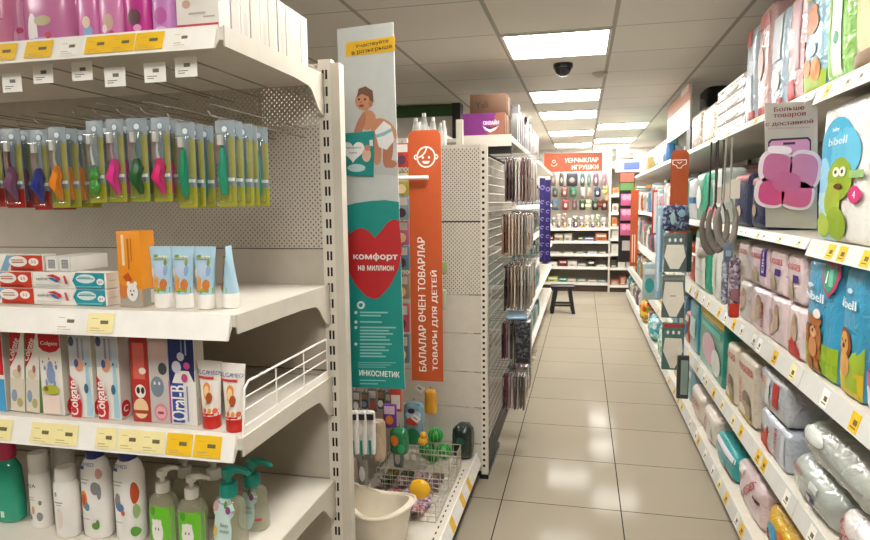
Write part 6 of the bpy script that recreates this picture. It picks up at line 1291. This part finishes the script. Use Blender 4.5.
# a bright bag and wrapped bundles that bulge over the base lip
for i, (px, py, Y, c, lab, mt) in enumerate(((643, 294, 8.6, '#d8842a', 'orange and yellow toy bag low on the base shelf far down', ('#e8c03a', '#c03a1e', '#6a9a3a')), (652, 318, 6.4, '#a8d0d4', 'clear bag of turquoise and white nappies low on the base shelf', ('#3aa8b0', '#e0ecec', '#7ac0c8')), (662, 345, 5.2, '#b8d0c4', 'clear bag of green and white packs low on the base shelf', ('#6ab08a', '#e4ecec', '#d0d8d4')))):
    q = at(px, py, X=.71); OCC.append(('base', q.y-.2, q.y+.2))
    pack('nappy_bag', lab, 'bag', .34, .16, .26, M(c, .2, 'motley', (26,)+mt), [], loc=(.70, q.y, z1_+EPS+.006), rot=(0, 0, -PI/2), r=.05, bulge=.02, wr=.01, seed=140+i)
# --- the rest of the shelves, receding
random.seed(21)
PALN = [('#d8d2c8', 'white'), ('#2f9a8c', 'teal'), ('#c9a0a8', 'pink'), ('#8ab0c0', 'sky blue'), ('#d4c8a8', 'cream'), ('#7a9a6a', 'sage'), ('#b84a3a', 'red'), ('#4a7a9a', 'blue'), ('#c8c8c4', 'grey'), ('#5a5060', 'plum'), ('#88c0b8', 'mint'), ('#d09a3a', 'amber')]
START = {'top': 6.1, 's4': 4.95, 's3': 4.55, 's2': 4.6, 'base': 4.3}
SN = {'top': 'top shelf', 's4': 'fourth shelf', 's3': 'third shelf', 's2': 'second shelf', 'base': 'base shelf'}
for nm, z in RZ.items():
    y = START[nm]; i = 0
    while y < 10.4 and i < 30:
        w = random.uniform(.15, .27); c, wd = random.choice(PALN); h = random.uniform(.2, .36) if nm != 'base' else random.uniform(.17, .26)
        c2 = random.choice(PALN)[0]
        hit = [o_[2] for o_ in OCC if o_[0] == nm and o_[1] < y+w+.01 and y < o_[2]]
        if hit: y = max(hit)+.012; continue
        j = i % 16
        lb = '%s baby goods pack on the %s past the bibs, %s%s' % (wd, SN[nm], OR[j], ' along' if i < 16 else ' of far part')
        o_ = pack('baby_pack', lb, 'pack', w, .22, h, F_(c), [('e', random.uniform(.3, .7), random.uniform(.3, .6), .28, .2, c2), ('r', .1, .72, .9, .9, random.choice(['#e4e0d8', '#d8d4cc', c2]))], loc=((XB2 if nm == 'base' else XS)+random.uniform(.016, .05), y+w/2, z+EPS), rot=(0, 0, -PI/2), r=.02, bulge=.008, wr=.002, seed=i, group='baby goods receding along the %s' % SN[nm])
        y += w+random.uniform(.012, .03); i += 1
# pink and black display strip with the orange strip next to it, near the corner
YD = 8.9
a, c = at(619, 215, Y=YD).x, at(634, 215, Y=YD).x; zt, zb = at(627, 172, Y=YD).z, at(622, 262, Y=YD).z
t = thing('display_stand', 'black cardboard strip with three pink hearts and blue header by the corner shelves', 'display stand', ((a+c)/2, YD, zb)); h = zt-zb; w = c-a
b = B(); b.box(-w/2, 0, 0, w/2, .06, h, M('#1a1518', .4)); b.box(-w/2+.01, -.001, h*.80, w/2-.01, 0, h*.88, M('#5a8a4a', .4)); b.box(-w/2+.01, -.001, h*.89, w/2-.01, 0, h*.99, M('#c85a4a', .4)); b.box(-.05, -.001, h*.13, .05, 0, h*.24, M('#c8c0c0', .4)); b.build('strip', t)
for k in range(3): pack('tray', None, None, w*.8, .05, h*.13, M('#c8608a', .4), [('e', .3, .7, .22, .25, '#e0a0b8'), ('e', .7, .7, .22, .25, '#e0a0b8')], loc=(0, -.052, h*(.30+.165*k)), parent=t)
B().box(-w/2-.06, -.005, h+.001, w/2+.08, .02, h+.16, M('#d8d4dc', .4)).build('header', t); B().box(-w/2+.05, -.008, h+.03, w/2+.06, -.0051, h+.13, M('#4a5ab0', .4)).build('header_print', t)
B().tube([(w/2-.02, .07, h*.5), (.735-(a+c)/2, .07, h*.5)], .006, CHR, 6).build('bracket_rod', t)
a, c = at(630.5, 225, Y=YD-.1).x, min(.725, at(638, 225, Y=YD-.1).x); zt, zb = at(634, 190, Y=YD-.1).z, at(633, 266, Y=YD-.1).z
t, b, o = board('hanging_sign', 'narrow tall orange strip beside the black and pink display', 'sign', YD-.1, [(a, zb), (c, zb), (c, zt), (a, zt)], ORG)
for k in range(2): b.box(-.025+.03*k, -.001, .05, -.012+.03*k, 0, .42, M('#e8c8b0', .5))
b.build('board', t); B().tube([(-.03, .013, .5), (.03, .013, .5)], .006, CHR, 6).build('bracket_rod', t)
# grey cartons on the canopy over the corner shelves
s = ep(B().box(XW1+.031, YW-.02, 2.10, XW2, YW+.42, 2.14, M('#dad6ce', .4)), 'canopy')
for i, (px0, px1, h, c, wd) in enumerate(((612, 617, .28, '#8a8880', 'dark grey'), (618, 626, .16, '#9a968e', 'grey'), (627, 634, .22, '#b8b0a4', 'beige'))):
    xa, xc = EX(px0, 158)[0], EX(px1, 158)[0]; pack('carton', '%s carton on the white canopy over the corner shelves' % wd, 'carton', xc-xa, .25, h, M(c, .6), [('r', .1, .3, .9, .6, '#6a665e')], loc=((xa+xc)/2, YW+.05, 2.14+EPS))
